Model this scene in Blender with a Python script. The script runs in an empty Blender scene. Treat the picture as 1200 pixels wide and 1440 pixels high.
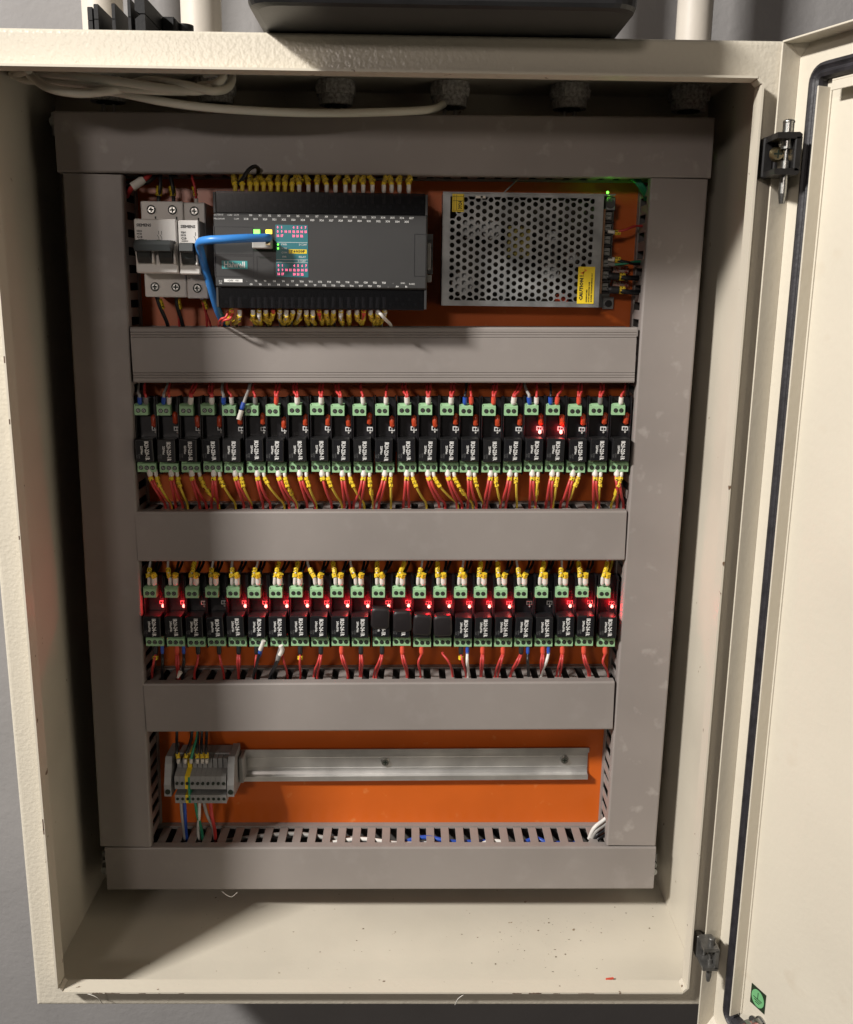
import bpy, math, random
from math import sin, cos, pi, radians, sqrt
from mathutils import Vector, Matrix, Euler
R = random.Random(7)
scn = bpy.context.scene
col = scn.collection
MM = 0.001

# ---------------------------------------------------------------- camera (all lengths in mm, cabinet front face is y = 0)
CF = 1359.65
CROT = (1.3477913, -0.0123824, -0.0141308)
CLOC = Vector((27.932, -744.469, 620.981))
cd = bpy.data.cameras.new("camera")
cam = bpy.data.objects.new("camera", cd)
col.objects.link(cam)
cam.location = CLOC * MM
cam.rotation_euler = CROT
cd.sensor_fit = 'VERTICAL'
cd.sensor_height = 36.0
cd.lens = 36.0 * CF / 1440.0
cd.clip_start = 0.02
cd.clip_end = 50
scn.camera = cam
CM = Euler(CROT, 'XYZ').to_matrix()

def at(px, py, Y, z=None):
    """measured photo pixel -> point in mm on the plane y = Y (or on z = z)"""
    d = CM @ Vector(((px - 600) / CF, -(py - 720) / CF, -1.0))
    t = (Y - CLOC.y) / d.y if z is None else (z - CLOC.z) / d.z
    return CLOC + d * t

# ---------------------------------------------------------------- light
w = bpy.data.worlds.new("World"); scn.world = w
w.use_nodes = True
w.node_tree.nodes["Background"].inputs[0].default_value = (1.0, 0.93, 0.84, 1)
w.node_tree.nodes["Background"].inputs[1].default_value = 0.028

def area(name, loc, target, sx, sy, power, color):
    l = bpy.data.lights.new(name, 'AREA'); l.shape = 'RECTANGLE'
    l.size = sx * MM; l.size_y = sy * MM; l.energy = power; l.color = color
    o = bpy.data.objects.new(name, l); col.objects.link(o)
    o.location = Vector(loc) * MM
    o.rotation_euler = (Vector(target) - Vector(loc)).to_track_quat('-Z', 'Y').to_euler()
    return o
area("ceiling_lamp", (-1830, -1410, 2060), (0, 50, 450), 430, 150, 124, (1.0, 0.96, 0.91))
area("far_room_lamp", (-1000, -3300, 1330), (0, 50, 450), 420, 260, 16, (1.0, 0.88, 0.80))
scn.view_settings.view_transform = 'Standard'
scn.view_settings.look = 'None'
scn.view_settings.exposure = 0
scn.view_settings.gamma = 1
scn.cycles.max_bounces = 6
scn.cycles.diffuse_bounces = 2
scn.cycles.sample_clamp_indirect = 3.0

# ---------------------------------------------------------------- materials
def mat(name, c, rough=0.5, metal=0.0, var=0.0, vs=60.0, bump=0.0, bs=300.0, bd=2.0, emit=None, es=0.0, spec=0.5,
        marks=None, msc=200.0, mth=0.62, mw=.03, rvar=0.0, coat=0.0):
    m = bpy.data.materials.new(name); m.use_nodes = True
    nt = m.node_tree; N = nt.nodes; L = nt.links
    b = N["Principled BSDF"]
    b.inputs["Base Color"].default_value = (*c, 1)
    b.inputs["Roughness"].default_value = rough
    b.inputs["Metallic"].default_value = metal
    b.inputs["Specular IOR Level"].default_value = spec
    b.inputs["Coat Weight"].default_value = coat
    tc = None
    def coord():
        nonlocal tc
        if tc is None:
            tc = N.new("ShaderNodeTexCoord")
        return tc.outputs["Object"]
    out = None
    if var > 0:
        n = N.new("ShaderNodeTexNoise"); n.inputs["Scale"].default_value = vs; n.inputs["Detail"].default_value = 5
        L.new(coord(), n.inputs["Vector"])
        r = N.new("ShaderNodeValToRGB")
        r.color_ramp.elements[0].position = 0.3; r.color_ramp.elements[1].position = 0.7
        r.color_ramp.elements[0].color = (*[x * (1 - var) for x in c], 1)
        r.color_ramp.elements[1].color = (*[min(1, x * (1 + var * .6)) for x in c], 1)
        L.new(n.outputs["Fac"], r.inputs["Fac"]); out = r.outputs["Color"]
        if rvar > 0:
            mr = N.new("ShaderNodeMapRange"); mr.inputs[3].default_value = rough - rvar; mr.inputs[4].default_value = rough + rvar
            L.new(n.outputs["Fac"], mr.inputs[0]); L.new(mr.outputs[0], b.inputs["Roughness"])
    if marks:
        n = N.new("ShaderNodeTexNoise"); n.inputs["Scale"].default_value = msc; n.inputs["Detail"].default_value = 3
        L.new(coord(), n.inputs["Vector"])
        r = N.new("ShaderNodeValToRGB"); r.color_ramp.elements[0].position = mth; r.color_ramp.elements[1].position = mth + mw
        L.new(n.outputs["Fac"], r.inputs["Fac"])
        mx = N.new("ShaderNodeMix"); mx.data_type = 'RGBA'
        L.new(r.outputs["Color"], mx.inputs[0])
        if out: L.new(out, mx.inputs[6])
        else: mx.inputs[6].default_value = (*c, 1)
        mx.inputs[7].default_value = (*marks, 1); out = mx.outputs[2]
    if out: L.new(out, b.inputs["Base Color"])
    if bump > 0:
        n = N.new("ShaderNodeTexNoise"); n.inputs["Scale"].default_value = bs; n.inputs["Detail"].default_value = bd
        L.new(coord(), n.inputs["Vector"])
        bp = N.new("ShaderNodeBump"); bp.inputs["Strength"].default_value = 1.0; bp.inputs["Distance"].default_value = bump * MM
        L.new(n.outputs["Fac"], bp.inputs["Height"]); L.new(bp.outputs[0], b.inputs["Normal"])
    if emit:
        b.inputs["Emission Color"].default_value = (*emit, 1); b.inputs["Emission Strength"].default_value = es
    return m
M = {}
CREAM = (0.665, 0.612, 0.508)
M['paint'] = mat('cream_paint', CREAM, .30, var=.04, vs=8, bump=.42, bs=300, bd=1.2)
M['paint_in'] = mat('cream_paint_inside', CREAM, .42, var=.11, vs=7, bump=.08, bs=240, marks=(.30, .22, .13), msc=95, mth=.735)
M['paint_door'] = mat('cream_paint_door', CREAM, .42, var=.06, vs=6, bump=.22, bs=190, rvar=.06, marks=(.60, .53, .42), msc=30, mth=.66, mw=.2)
M['lip'] = mat('cream_paint_chipped', CREAM, .38, var=.03, vs=9, bump=.1, bs=200, marks=(.16, .10, .06), msc=95, mth=.695)
M['wall'] = mat('grey_plaster', (.285, .275, .272), .8, var=.08, vs=10, bump=.45, bs=160, bd=4)
M['pipe'] = mat('pipe_paint', (.60, .55, .48), .5, var=.08, vs=20, bump=.1, bs=200)
M['orange'] = mat('orange_plate', (.66, .130, .014), .36, var=.10, vs=11, rvar=.08, marks=(.72, .26, .08), msc=90, mth=.66, mw=.2)
M['duct'] = mat('grey_pvc', (.275, .247, .230), .44, var=.09, vs=9, bump=.03, bs=500, rvar=.08, marks=(.315, .285, .268), msc=42, mth=.55, mw=.3)
M['duct_dusty'] = mat('grey_pvc_dusty', (.275, .245, .228), .46, var=.08, vs=12, bump=.04, bs=400, marks=(.43, .395, .37), msc=55, mth=.62, mw=.22)
M['duct_shade'] = mat('duct_painted_shade', (.10, .09, .085), .6)  # darker duct grey, with the inner shade put into the colour
M['black'] = mat('black_plastic', (.014, .013, .014), .42, var=.2, vs=200, bump=.05, bs=900)
M['black_gloss'] = mat('black_gloss', (.012, .012, .014), .25)
M['pcb'] = mat('black_board', (.010, .009, .011), .38, var=.3, vs=300)
M['relay'] = mat('relay_case', (.013, .013, .014), .33, var=.2, vs=400, bump=.04, bs=1500)
M['tape'] = mat('black_tape', (.016, .013, .014), .40, bump=.25, bs=150)
M['green'] = mat('green_terminal', (.33, .56, .31), .42, var=.08, vs=300)
M['hole'] = mat('dark_hole', (.012, .02, .012), .5)
M['screw'] = mat('steel_screw', (.42, .42, .40), .32, 1.0, var=.3, vs=900)
M['zinc'] = mat('galvanised_steel', (.39, .40, .40), .40, .72, var=.28, vs=55, rvar=.12, bump=.02, bs=300)
M['alu'] = mat('din_rail_metal', (.80, .79, .77), .36, .88, var=.16, vs=30, rvar=.12, bump=.03, bs=260)
M['white_text'] = mat('white_print', (.78, .78, .76), .5)
M['grey_text'] = mat('grey_print', (.13, .13, .13), .5)
M['dark_text'] = mat('dark_print', (.012, .012, .015), .6)
M['ferr_w'] = mat('white_ferrule', (.74, .70, .64), .4)
M['ferr_b'] = mat('blue_ferrule', (.025, .085, .42), .4)
M['ferr_r'] = mat('red_ferrule', (.70, .085, .045), .4)
M['ferr_g'] = mat('grey_ferrule', (.22, .21, .20), .45)
M['ferr_k'] = mat('black_ferrule', (.018, .018, .02), .45)
M['red'] = mat('red_wire', (.58, .052, .048), .42, var=.12, vs=90)
M['yel'] = mat('yellow_wire', (.72, .52, .05), .42, var=.1, vs=90)
M['blk'] = mat('black_wire', (.012, .012, .014), .42)
M['gry'] = mat('grey_wire', (.36, .35, .33), .45)
M['wht'] = mat('white_wire', (.72, .70, .66), .45)
M['blu'] = mat('blue_wire', (.02, .075, .40), .42)
M['grn'] = mat('green_wire', (.03, .26, .14), .42)
M['marker'] = mat('yellow_marker', (.80, .56, .03), .45, marks=(.03, .025, .01), msc=620, mth=.575)
M['cable'] = mat('grey_cable', (.66, .64, .55), .5, var=.06, vs=40)
M['braid'] = mat('flecked_sleeve', (.55, .40, .34), .6, marks=(.40, .06, .03), msc=420, mth=.5)
M['lan'] = mat('blue_cable', (.05, .25, .68), .36, var=.1, vs=50)
M['mcb'] = mat('breaker_white', (.82, .79, .75), .42, var=.04, vs=60)
M['lever'] = mat('breaker_lever', (.042, .047, .047), .4)
M['plc'] = mat('controller_grey', (.038, .038, .038), .45, var=.05, vs=40, bump=.03, bs=1500)
M['plc_dk'] = mat('controller_dark', (.018, .018, .02), .35)
M['teal'] = mat('teal_panel', (.028, .17, .20), .35)
M['teal2'] = mat('teal_badge', (.05, .30, .30), .4)
M['yl'] = mat('yellow_label', (.85, .62, .03), .4)
M['org'] = mat('orange_print', (.75, .22, .03), .45)
M['resist'] = mat('orange_varistor', (.42, .05, .016), .32)
M['gasket'] = mat('black_gasket', (.028, .026, .030), .5, var=.45, vs=120, bump=.2, bs=300)
M['gland'] = mat('grey_gland', (.40, .385, .365), .55, var=.6, vs=420, bump=.35, bs=600)
M['hinge'] = mat('black_hinge', (.016, .015, .015), .32, var=.3, vs=150)
M['hinge_g'] = mat('worn_zinc_hinge', (.20, .195, .185), .42, .7, var=.35, vs=130, bump=.1, bs=400)
M['brass'] = mat('brass_screw', (.55, .45, .26), .32, 1.0, var=.2, vs=500)
M['copper'] = mat('copper_stud', (.62, .30, .26), .4, .8)
M['sticker'] = mat('earth_sticker_dark', (.014, .03, .014), .45)
M['sticker_g'] = mat('earth_sticker_green', (.17, .46, .20), .45)
M['tb'] = mat('terminal_grey', (.30, .30, .295), .48, var=.06, vs=300)
M['tbd'] = mat('terminal_dark', (.05, .05, .05), .5)
M['trafo'] = mat('yellow_transformer', (.34, .28, .05), .5, marks=(.08, .06, .02), msc=300, mth=.55)
M['cap'] = mat('brown_capacitor', (.12, .085, .06), .4)
M['pcb_br'] = mat('brown_board', (.05, .04, .025), .6, var=.4, vs=120)
M['bronze'] = mat('bronze_strip', (.22, .12, .06), .5)
M['chip'] = mat('bare_chip', (.13, .075, .05), .6, var=.5, vs=400)
M['clip'] = mat('matt_black_clip', (.015, .015, .016), .55, spec=.3, bump=.1, bs=500)
M['case'] = mat('black_case', (.018, .018, .019), .38, var=.3, vs=30, bump=.05, bs=600)
M['debris'] = mat('debris', (.22, .17, .11), .7, var=.5, vs=500)
M['led_r'] = mat('red_led_lit', (.9, .1, .1), .3, emit=(1, .10, .07), es=14)
M['led_core'] = mat('red_led_core', (1, .8, .7), .3, emit=(1, .24, .19), es=3.6)
M['led_off'] = mat('led_off', (.45, .43, .40), .3)
M['led_g'] = mat('green_led_lit', (.1, .9, .1), .3, emit=(.12, 1, .05), es=5)
M['led_y'] = mat('yellow_led_lit', (.9, .8, .1), .3, emit=(1, .72, .04), es=2.0)
M['pink'] = mat('pink_digits_lit', (.25, .03, .06), .5, emit=(1, .16, .30), es=1.5)
# smoked see-through terminal covers of the controller
m = bpy.data.materials.new('smoked_cover'); m.use_nodes = True
nt = m.node_tree; nt.nodes.clear()
o_ = nt.nodes.new("ShaderNodeOutputMaterial"); g = nt.nodes.new("ShaderNodeBsdfPrincipled"); t = nt.nodes.new("ShaderNodeBsdfTransparent")
g.inputs["Base Color"].default_value = (.010, .010, .011, 1); g.inputs["Roughness"].default_value = .2
t.inputs[0].default_value = (.5, .5, .53, 1); mx = nt.nodes.new("ShaderNodeMixShader"); mx.inputs[0].default_value = .42
nt.links.new(t.outputs[0], mx.inputs[1]); nt.links.new(g.outputs[0], mx.inputs[2]); nt.links.new(mx.outputs[0], o_.inputs[0])
M['smoke'] = m

# ---------------------------------------------------------------- mesh builder (mm)
class MB:
    def __init__(s): s.v = []; s.f = []; s.sm = []; s.mi = []; s.k = 0
    def add(s, vs, fs, smooth=False):
        n = len(s.v); s.v += [tuple(v) for v in vs]
        for f in fs: s.f.append(tuple(i + n for i in f)); s.sm.append(smooth); s.mi.append(s.k)
        return s
    def box(s, x0, x1, y0, y1, z0, z1, b=0.0, tf=None):
        x0, x1 = sorted((x0, x1)); y0, y1 = sorted((y0, y1)); z0, z1 = sorted((z0, z1))
        lo = (x0, y0, z0); hi = (x1, y1, z1)
        b = min(b, .45 * min(hi[i] - lo[i] for i in range(3)))
        c = [(lo[i] + hi[i]) / 2 for i in range(3)]
        S = [(a, d, e) for a in (0, 1) for d in (0, 1) for e in (0, 1)]
        if b <= 0:
            vs = [[(lo, hi)[sg[i]][i] for i in range(3)] for sg in S]
            fs = [(0, 1, 3, 2), (4, 6, 7, 5), (0, 4, 5, 1), (2, 3, 7, 6), (0, 2, 6, 4), (1, 5, 7, 3)]
        else:
            vs = []; ix = {}
            for sg in S:
                for k in range(3):
                    p = []
                    for i in range(3):
                        e = hi[i] if sg[i] else lo[i]
                        if i != k: e += -b if sg[i] else b
                        p.append(e)
                    ix[(sg, k)] = len(vs); vs.append(p)
            fs = []
            for k in range(3):
                p, q = [i for i in range(3) if i != k]
                for sd in (0, 1):
                    ring = []
                    for a, d in ((0, 0), (1, 0), (1, 1), (0, 1)):
                        sg = [0, 0, 0]; sg[k] = sd; sg[p] = a; sg[q] = d; ring.append(ix[(tuple(sg), k)])
                    fs.append(tuple(ring))
                for a in (0, 1):
                    for d in (0, 1):
                        s0 = [0, 0, 0]; s0[p] = a; s0[q] = d; s1 = list(s0); s1[k] = 1; s0 = tuple(s0); s1 = tuple(s1)
                        fs.append((ix[(s0, p)], ix[(s1, p)], ix[(s1, q)], ix[(s0, q)]))
            for sg in S: fs.append((ix[(sg, 0)], ix[(sg, 1)], ix[(sg, 2)]))
            cv = Vector(c); nf = []
            for f in fs:
                P = [Vector(vs[i]) for i in f]; nn = (P[1] - P[0]).cross(P[2] - P[0])
                nf.append(f if nn.dot(sum(P, Vector()) / len(P) - cv) > 0 else f[::-1])
            fs = nf
        if tf: vs = [tf(Vector(v)) for v in vs]
        return s.add(vs, fs)
    def cyl(s, p0, p1, r0, r1=None, n=16, cap=True, smooth=True):
        r1 = r0 if r1 is None else r1
        p0 = Vector(p0); p1 = Vector(p1); d = (p1 - p0).normalized()
        a = d.orthogonal().normalized(); b = d.cross(a)
        vs = []
        for p, r in ((p0, r0), (p1, r1)):
            for i in range(n):
                t = 2 * pi * (i + .5) / n; vs.append(p + (a * cos(t) + b * sin(t)) * r)
        s.add(vs, [(i, (i + 1) % n, n + (i + 1) % n, n + i) for i in range(n)], smooth)
        if cap:
            s.add(vs[:n], [tuple(range(n))[::-1]]); s.add(vs[n:], [tuple(range(n))])
        return s
    def tube(s, pts, r, n=8, sub=5, flat=1.0):
        P = [Vector(p) for p in pts]
        if sub > 1 and len(P) > 2:
            Q = [P[0] * 2 - P[1]] + P + [P[-1] * 2 - P[-2]]; out = []
            for i in range(1, len(Q) - 2):
                for j in range(sub):
                    t = j / sub; a, b, c, d = Q[i - 1:i + 3]
                    out.append(.5 * ((2 * b) + (c - a) * t + (2 * a - 5 * b + 4 * c - d) * t * t + (3 * b - a - 3 * c + d) * t ** 3))
            out.append(P[-1]); P = out
        vs = []; a = None
        for i, p in enumerate(P):
            d = (P[min(i + 1, len(P) - 1)] - P[max(i - 1, 0)]).normalized()
            a = d.orthogonal().normalized() if a is None else (a - d * a.dot(d)).normalized()
            b = d.cross(a); rr = r[min(i, len(r) - 1)] if isinstance(r, (list, tuple)) else r
            for k in range(n):
                t = 2 * pi * k / n; vs.append(p + (a * cos(t) + b * sin(t)) * rr)
        fs = [(i * n + k, i * n + (k + 1) % n, (i + 1) * n + (k + 1) % n, (i + 1) * n + k) for i in range(len(P) - 1) for k in range(n)]
        s.add(vs, fs, True)
        s.add(vs[:n], [tuple(range(n))[::-1]]); s.add(vs[-n:], [tuple(range(n))])
        return s
    def sphere(s, c, r, nu=10, nv=6, sc=(1, 1, 1)):
        c = Vector(c); vs = [c + Vector((0, 0, r * sc[2]))]
        for j in range(1, nv):
            for i in range(nu):
                a = pi * j / nv; t = 2 * pi * i / nu
                vs.append(c + Vector((sin(a) * cos(t) * sc[0], sin(a) * sin(t) * sc[1], cos(a) * sc[2])) * r)
        vs.append(c - Vector((0, 0, r * sc[2])))
        fs = [(0, 1 + i, 1 + (i + 1) % nu) for i in range(nu)]
        for j in range(nv - 2):
            for i in range(nu):
                a = 1 + j * nu + i; b = 1 + j * nu + (i + 1) % nu; fs.append((a, a + nu, b + nu, b))
        e = len(vs) - 1; o = 1 + (nv - 2) * nu
        fs += [(e, o + (i + 1) % nu, o + i) for i in range(nu)]
        return s.add(vs, fs, True)
    def prism(s, pts2, y0, y1):     # polygon in (x,z), extruded along y; y0 is the front
        n = len(pts2); vs = [(x, y0, z) for x, z in pts2] + [(x, y1, z) for x, z in pts2]
        s.add(vs, [tuple(range(n)), tuple(range(n, 2 * n))[::-1]] + [(i, i + n, (i + 1) % n + n, (i + 1) % n) for i in range(n)])
        return s
    def xprism(s, pts2, x0, x1):    # polygon in (y,z), extruded along x
        n = len(pts2); vs = [(x0, y, z) for y, z in pts2] + [(x1, y, z) for y, z in pts2]
        s.add(vs, [tuple(range(n)), tuple(range(n, 2 * n))[::-1]] + [(i, i + n, (i + 1) % n + n, (i + 1) % n) for i in range(n)])
        return s
    def mesh(s, name, m, off=None):
        me = bpy.data.meshes.new(name); o = Vector(off) if off is not None else Vector()
        me.from_pydata([((Vector(v) - o) * MM)[:] for v in s.v], [], s.f)
        for x in (m if isinstance(m, (list, tuple)) else [m]): me.materials.append(M[x])
        me.polygons.foreach_set('use_smooth', s.sm)
        me.polygons.foreach_set('material_index', s.mi)
        import bmesh
        bm = bmesh.new(); bm.from_mesh(me); bmesh.ops.recalc_face_normals(bm, faces=bm.faces); bm.to_mesh(me); bm.free()
        me.update(); return me
    def build(s, name, m, parent=None, loc=None, absolute=True):
        """absolute: vertices are world mm; they are stored relative to the parent's base (or loc)"""
        base = Vector(parent['_b']) if parent is not None else Vector(loc or (0, 0, 0))
        me = s.mesh(name, m, base if absolute else None)
        o = bpy.data.objects.new(name, me); col.objects.link(o)
        o['_b'] = tuple(base)
        if parent is not None: o.parent = parent
        elif absolute: o.location = base * MM
        return o
def thing(name, label, cat, loc=(0, 0, 0), group=None, kind=None):
    o = bpy.data.objects.new(name, None); col.objects.link(o); o.empty_display_size = .01
    o.location = Vector(loc) * MM; o['_b'] = tuple(loc)
    return tag(o, label, cat, group, kind)
def tag(o, label=None, cat=None, group=None, kind=None):
    if label: o['label'] = label
    if cat: o['category'] = cat
    if group: o['group'] = group
    if kind: o['kind'] = kind
    return o
def inst(name, me, parent, loc=(0, 0, 0), rot=None):
    o = bpy.data.objects.new(name, me); col.objects.link(o); o['_b'] = tuple(parent['_b'])
    o.parent = parent; o.location = Vector(loc) * MM
    if rot: o.rotation_euler = rot
    return o
_tc = {}
def text_mesh(s, size, m, sx=1.0, bold=0.0, align='CENTER', fit=None):
    k = (s, size, m, sx, bold, align, fit)
    if k not in _tc:
        c = bpy.data.curves.new('t', 'FONT'); c.body = s; c.size = size * MM; c.resolution_u = 1
        c.align_x = align; c.align_y = 'CENTER'; c.offset = bold * MM; c.space_line = .9
        o = bpy.data.objects.new('t', c); col.objects.link(o)
        bpy.context.view_layer.update()
        me = bpy.data.meshes.new_from_object(o.evaluated_get(bpy.context.evaluated_depsgraph_get()))
        bpy.data.objects.remove(o); bpy.data.curves.remove(c)
        me.transform(Matrix.Diagonal((sx, 1, 1, 1)))
        if fit:
            xs = [v.co.x for v in me.vertices]; ys = [v.co.y for v in me.vertices]
            me.transform(Matrix.Diagonal((fit[0] * MM / (max(xs) - min(xs)), fit[1] * MM / (max(ys) - min(ys)), 1, 1)))
        me.materials.clear(); me.materials.append(M[m]); me.name = 'lettering'
        _tc[k] = me
    return _tc[k]
def text(s, size, m, parent, world, rot=0.0, name='lettering', **kw):
    """lettering on a plane facing -y; rot > 0 turns it clockwise"""
    me = text_mesh(s, size, m, **kw)
    o = inst(name, me, parent, Vector(world) - Vector(parent['_b']), (pi / 2, rot, 0)); return o

ORD = ['first', 'second', 'third', 'fourth', 'fifth', 'sixth', 'seventh', 'eighth', 'ninth', 'tenth', 'eleventh', 'twelfth', 'thirteenth',
       'fourteenth', 'fifteenth', 'sixteenth', 'seventeenth', 'eighteenth', 'nineteenth', 'twentieth', 'twenty-first', 'twenty-second', 'twenty-third']

# ---------------------------------------------------------------- setting: wall
WY = 216
b = MB(); b.box(-1500, 1300, WY, WY + 60, -1300, 2000)
tag(b.build('wall', 'wall'), kind='structure')

# ---------------------------------------------------------------- cabinet
cab = thing('electrical_cabinet', 'open cream steel wall cabinet with orange back plate, door swung to the right', 'cabinet', (0, 100, 0))
OX, OZ0, OZ1 = 276.2, 22.4, 773.6
def ring(mb, y, x0, x1, z0, z1, X0, X1, Z0, Z1, flip=False):
    vs = [(x0, y, z0), (x1, y, z0), (x1, y, z1), (x0, y, z1), (X0, y, Z0), (X1, y, Z0), (X1, y, Z1), (X0, y, Z1)]
    mb.add(vs, [(i, (i + 1) % 4, 4 + (i + 1) % 4, 4 + i) for i in range(4)])
def profile_rect(mb, prof, smooth=False):
    """sweep a profile of (inset, y) round a rectangle: corners follow with mitres"""
    n = len(prof); vs = []
    for sx, sz in ((-1, 0), (1, 0), (1, 1), (-1, 1)):
        for (ins, y) in prof:
            vs.append((sx * (300 - ins), y, (800 - ins) if sz else ins))
    fs = [(c * n + i, ((c + 1) % 4) * n + i, ((c + 1) % 4) * n + (i + 1), c * n + i + 1) for c in range(4) for i in range(n - 1)]
    mb.add(vs, fs, smooth)
b = MB()
profile_rect(b, [(0, 200), (0, 3.2), (.3, 1.9), (1.0, .9), (2.0, .25), (3.4, 0)])
# front face ring out to the unequal opening
x0, x1, z0, z1 = -296.6, 296.6, 3.4, 796.6
vs = [(x0, 0, z0), (x1, 0, z0), (x1, 0, z1), (x0, 0, z1), (-OX, 0, OZ0), (OX, 0, OZ0), (OX, 0, OZ1), (-OX, 0, OZ1)]
b.add(vs, [(i, (i + 1) % 4, 4 + (i + 1) % 4, 4 + i) for i in range(4)])
b.add([(-300, 200, 0), (300, 200, 0), (300, 200, 800), (-300, 200, 800)], [(0, 1, 2, 3)])
b.build('shell', 'paint', cab)
b = MB()     # inside faces of the sheet steel, 1.5 mm in
b.box(-298.5, -297.9, 1.5, 198, 1.5, 798.5); b.box(297.9, 298.5, 1.5, 198, 1.5, 798.5)
b.box(-297.8, 297.8, 1.5, 198, 1.5, 2.2); b.box(-297.8, 297.8, 1.5, 198, 797.8, 798.5)
b.box(-297.7, 297.7, 197.2, 198, 2.4, 797.6)
b.build('lining', 'paint_in', cab)
# raised gutter lip round the opening, standing 12 mm proud
t_ = 1.6; ly0, ly1 = -12.5, 3.5
b = MB()
def lip_bar(pts):   # 8 corners as two quads
    b.add(pts, [(0, 1, 2, 3), (7, 6, 5, 4), (0, 4, 5, 1), (1, 5, 6, 2), (2, 6, 7, 3), (3, 7, 4, 0)])
X, Z0, Z1 = OX, OZ0, OZ1; gx = 5
def q(y): return [(-X + gx, y, Z0), (X - gx, y, Z0), (X - gx, y, Z0 + t_), (-X + gx, y, Z0 + t_)]
lip_bar(q(ly0) + q(ly1))
def q(y): return [(-X + gx, y, Z1 - t_), (X - gx, y, Z1 - t_), (X - gx, y, Z1), (-X + gx, y, Z1)]
lip_bar(q(ly0) + q(ly1))
for sg in (-1, 1):
    def q(y): return [(sg * X, y, Z0 + gx), (sg * (X - t_), y, Z0 + gx), (sg * (X - t_), y, Z1 - gx), (sg * X, y, Z1 - gx)]
    lip_bar(q(ly0) + q(ly1))
    for zz, dz in ((Z0, 1), (Z1, -1)):     # welded mitre corners
        def q(y): return [(sg * (X - gx), y, zz), (sg * X, y, zz + dz * gx), (sg * (X - t_ * 1.6), y, zz + dz * gx), (sg * (X - gx), y, zz + dz * t_ * 1.6)]
        lip_bar(q(ly0 + .4) + q(ly1 - 2))
b.build('gutter_lip', 'lip', cab)
b = MB(); b.box(-266, 268, 165, 167, 24, 764, .4)
pl = b.build('mounting_plate', 'orange', cab)
br = MB()
for sx in (-1, 1):
    for z in (36, 762):
        br.cyl((sx * 284, 198, z), (sx * 284, 150, z), 4, n=10)
        br.box(sx * 262, sx * 292, 167.5, 170, z - 10, z + 10, .5)
        br.cyl((sx * 284, 167, z), (sx * 284, 161, z), 7, n=6, smooth=False)
br.build('plate_bracket', 'zinc', cab)

for (x, w_, h_) in ((-241, 9, 1.0), (-228, 13, .8), (-202, 6, .6), (-168, 5, .5), (205 - 80, 8, .9), (141, 11, 1.1), (160, 6, .6), (186, 14, .5)):
    c = MB(); n_ = 9
    pts = [(x - w_ / 2 + w_ * k / (n_ - 1), OZ0 + .15) for k in range(n_)] + [(x + w_ / 2 - w_ * k / (n_ - 1), OZ0 + .2 + h_ * R.uniform(.4, 1.1)) for k in range(n_)]
    c.prism(pts, ly0 - .06, ly0 + .02); c.build('paint_chip', 'chip', cab)
for z, h_ in ((180, 10), (176, 5), (520, 4), (566, 5), (430, 3)):
    c = MB(); c.box(-OX + .1, -OX + 1.1, ly0 - .06, ly0 + .02, z, z + h_); c.build('paint_chip', 'chip', cab)
# door, opened about 114 degrees
PH = radians(66.5); dd = Vector((cos(PH), -sin(PH), 0)); nn = Vector((-sin(PH), -cos(PH), 0)); TF = 17.0
DO = Vector((288.5, -5, 0)) - nn * TF; DZ0, DZ1, DW = -21.0, 798.6, 590.0
def D(v): return DO + dd * v[0] + nn * v[1] + Vector((0, 0, v[2]))
door = MB()
door.box(0, DW, -1.3, 0, DZ0, DZ1, .5, D)
door.box(0, 1.4, .02, TF, DZ0 + 1.42, DZ1 - 1.42, .3, D); door.box(DW - 1.4, DW, .02, TF, DZ0 + 1.42, DZ1 - 1.42, .3, D)
door.box(.2, DW - .2, .02, TF - .2, DZ1 - 1.4, DZ1, .3, D); door.box(.2, DW - .2, .02, TF - .2, DZ0, DZ0 + 1.4, .3, D)
for zc, sg in ((DZ1 - 1.4, -1), (DZ0 + 1.4, 1)):     # welded gusset at the corners
    door.add([D((1.4, 0.05, zc)), D((11, .05, zc)), D((1.4, .05, zc + sg * 9)), D((1.4, 9, zc + sg * .1))], [(0, 1, 3), (0, 3, 2), (1, 2, 3)])
dr = door.build('door', 'paint_door', cab)
g = MB(); gu0, gu1, gz0, gz1 = 18.5, 30.0, 1.5, DZ1 - 18
def rrect(u0, u1, z0, z1, r, n=6):
    o = []
    for cx, cz, a0 in ((u1 - r, z1 - r, 0), (u0 + r, z1 - r, 90), (u0 + r, z0 + r, 180), (u1 - r, z0 + r, 270)):
        for i in range(n + 1):
            a = radians(a0 + 90 * i / n); o.append((cx + r * cos(a), cz + r * sin(a)))
    return o
loops = []
for ins, hgt in ((0, .05), (0, 5.0), (1.0, 7.6), (3.2, 8.6), (4.4, 7.4), (5.7, 6.6), (7.0, 7.4), (8.3, 8.6), (10.4, 7.6), (11.5, 5), (11.5, .05)):
    r_ = 13 - ins
    loops.append([D((u, hgt, z)) for u, z in rrect(gu0 + ins, DW - gu0 - ins, gz0 + ins, gz1 - ins, max(r_, 1.5))])
n = len(loops[0]); vs = [v for l in loops for v in l]
g.add(vs, [(k * n + i, k * n + (i + 1) % n, (k + 1) * n + (i + 1) % n, (k + 1) * n + i) for k in range(len(loops) - 1) for i in range(n)], False)
g.build('gasket', 'gasket', dr)
g = MB()
g.box(32.2, 33.6, .05, 12, gz0 + 16, gz1 - 17, .3, D); g.box(33.6, 35.0, .05, 1.2, gz0 + 16, gz1 - 17, .2, D)
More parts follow.
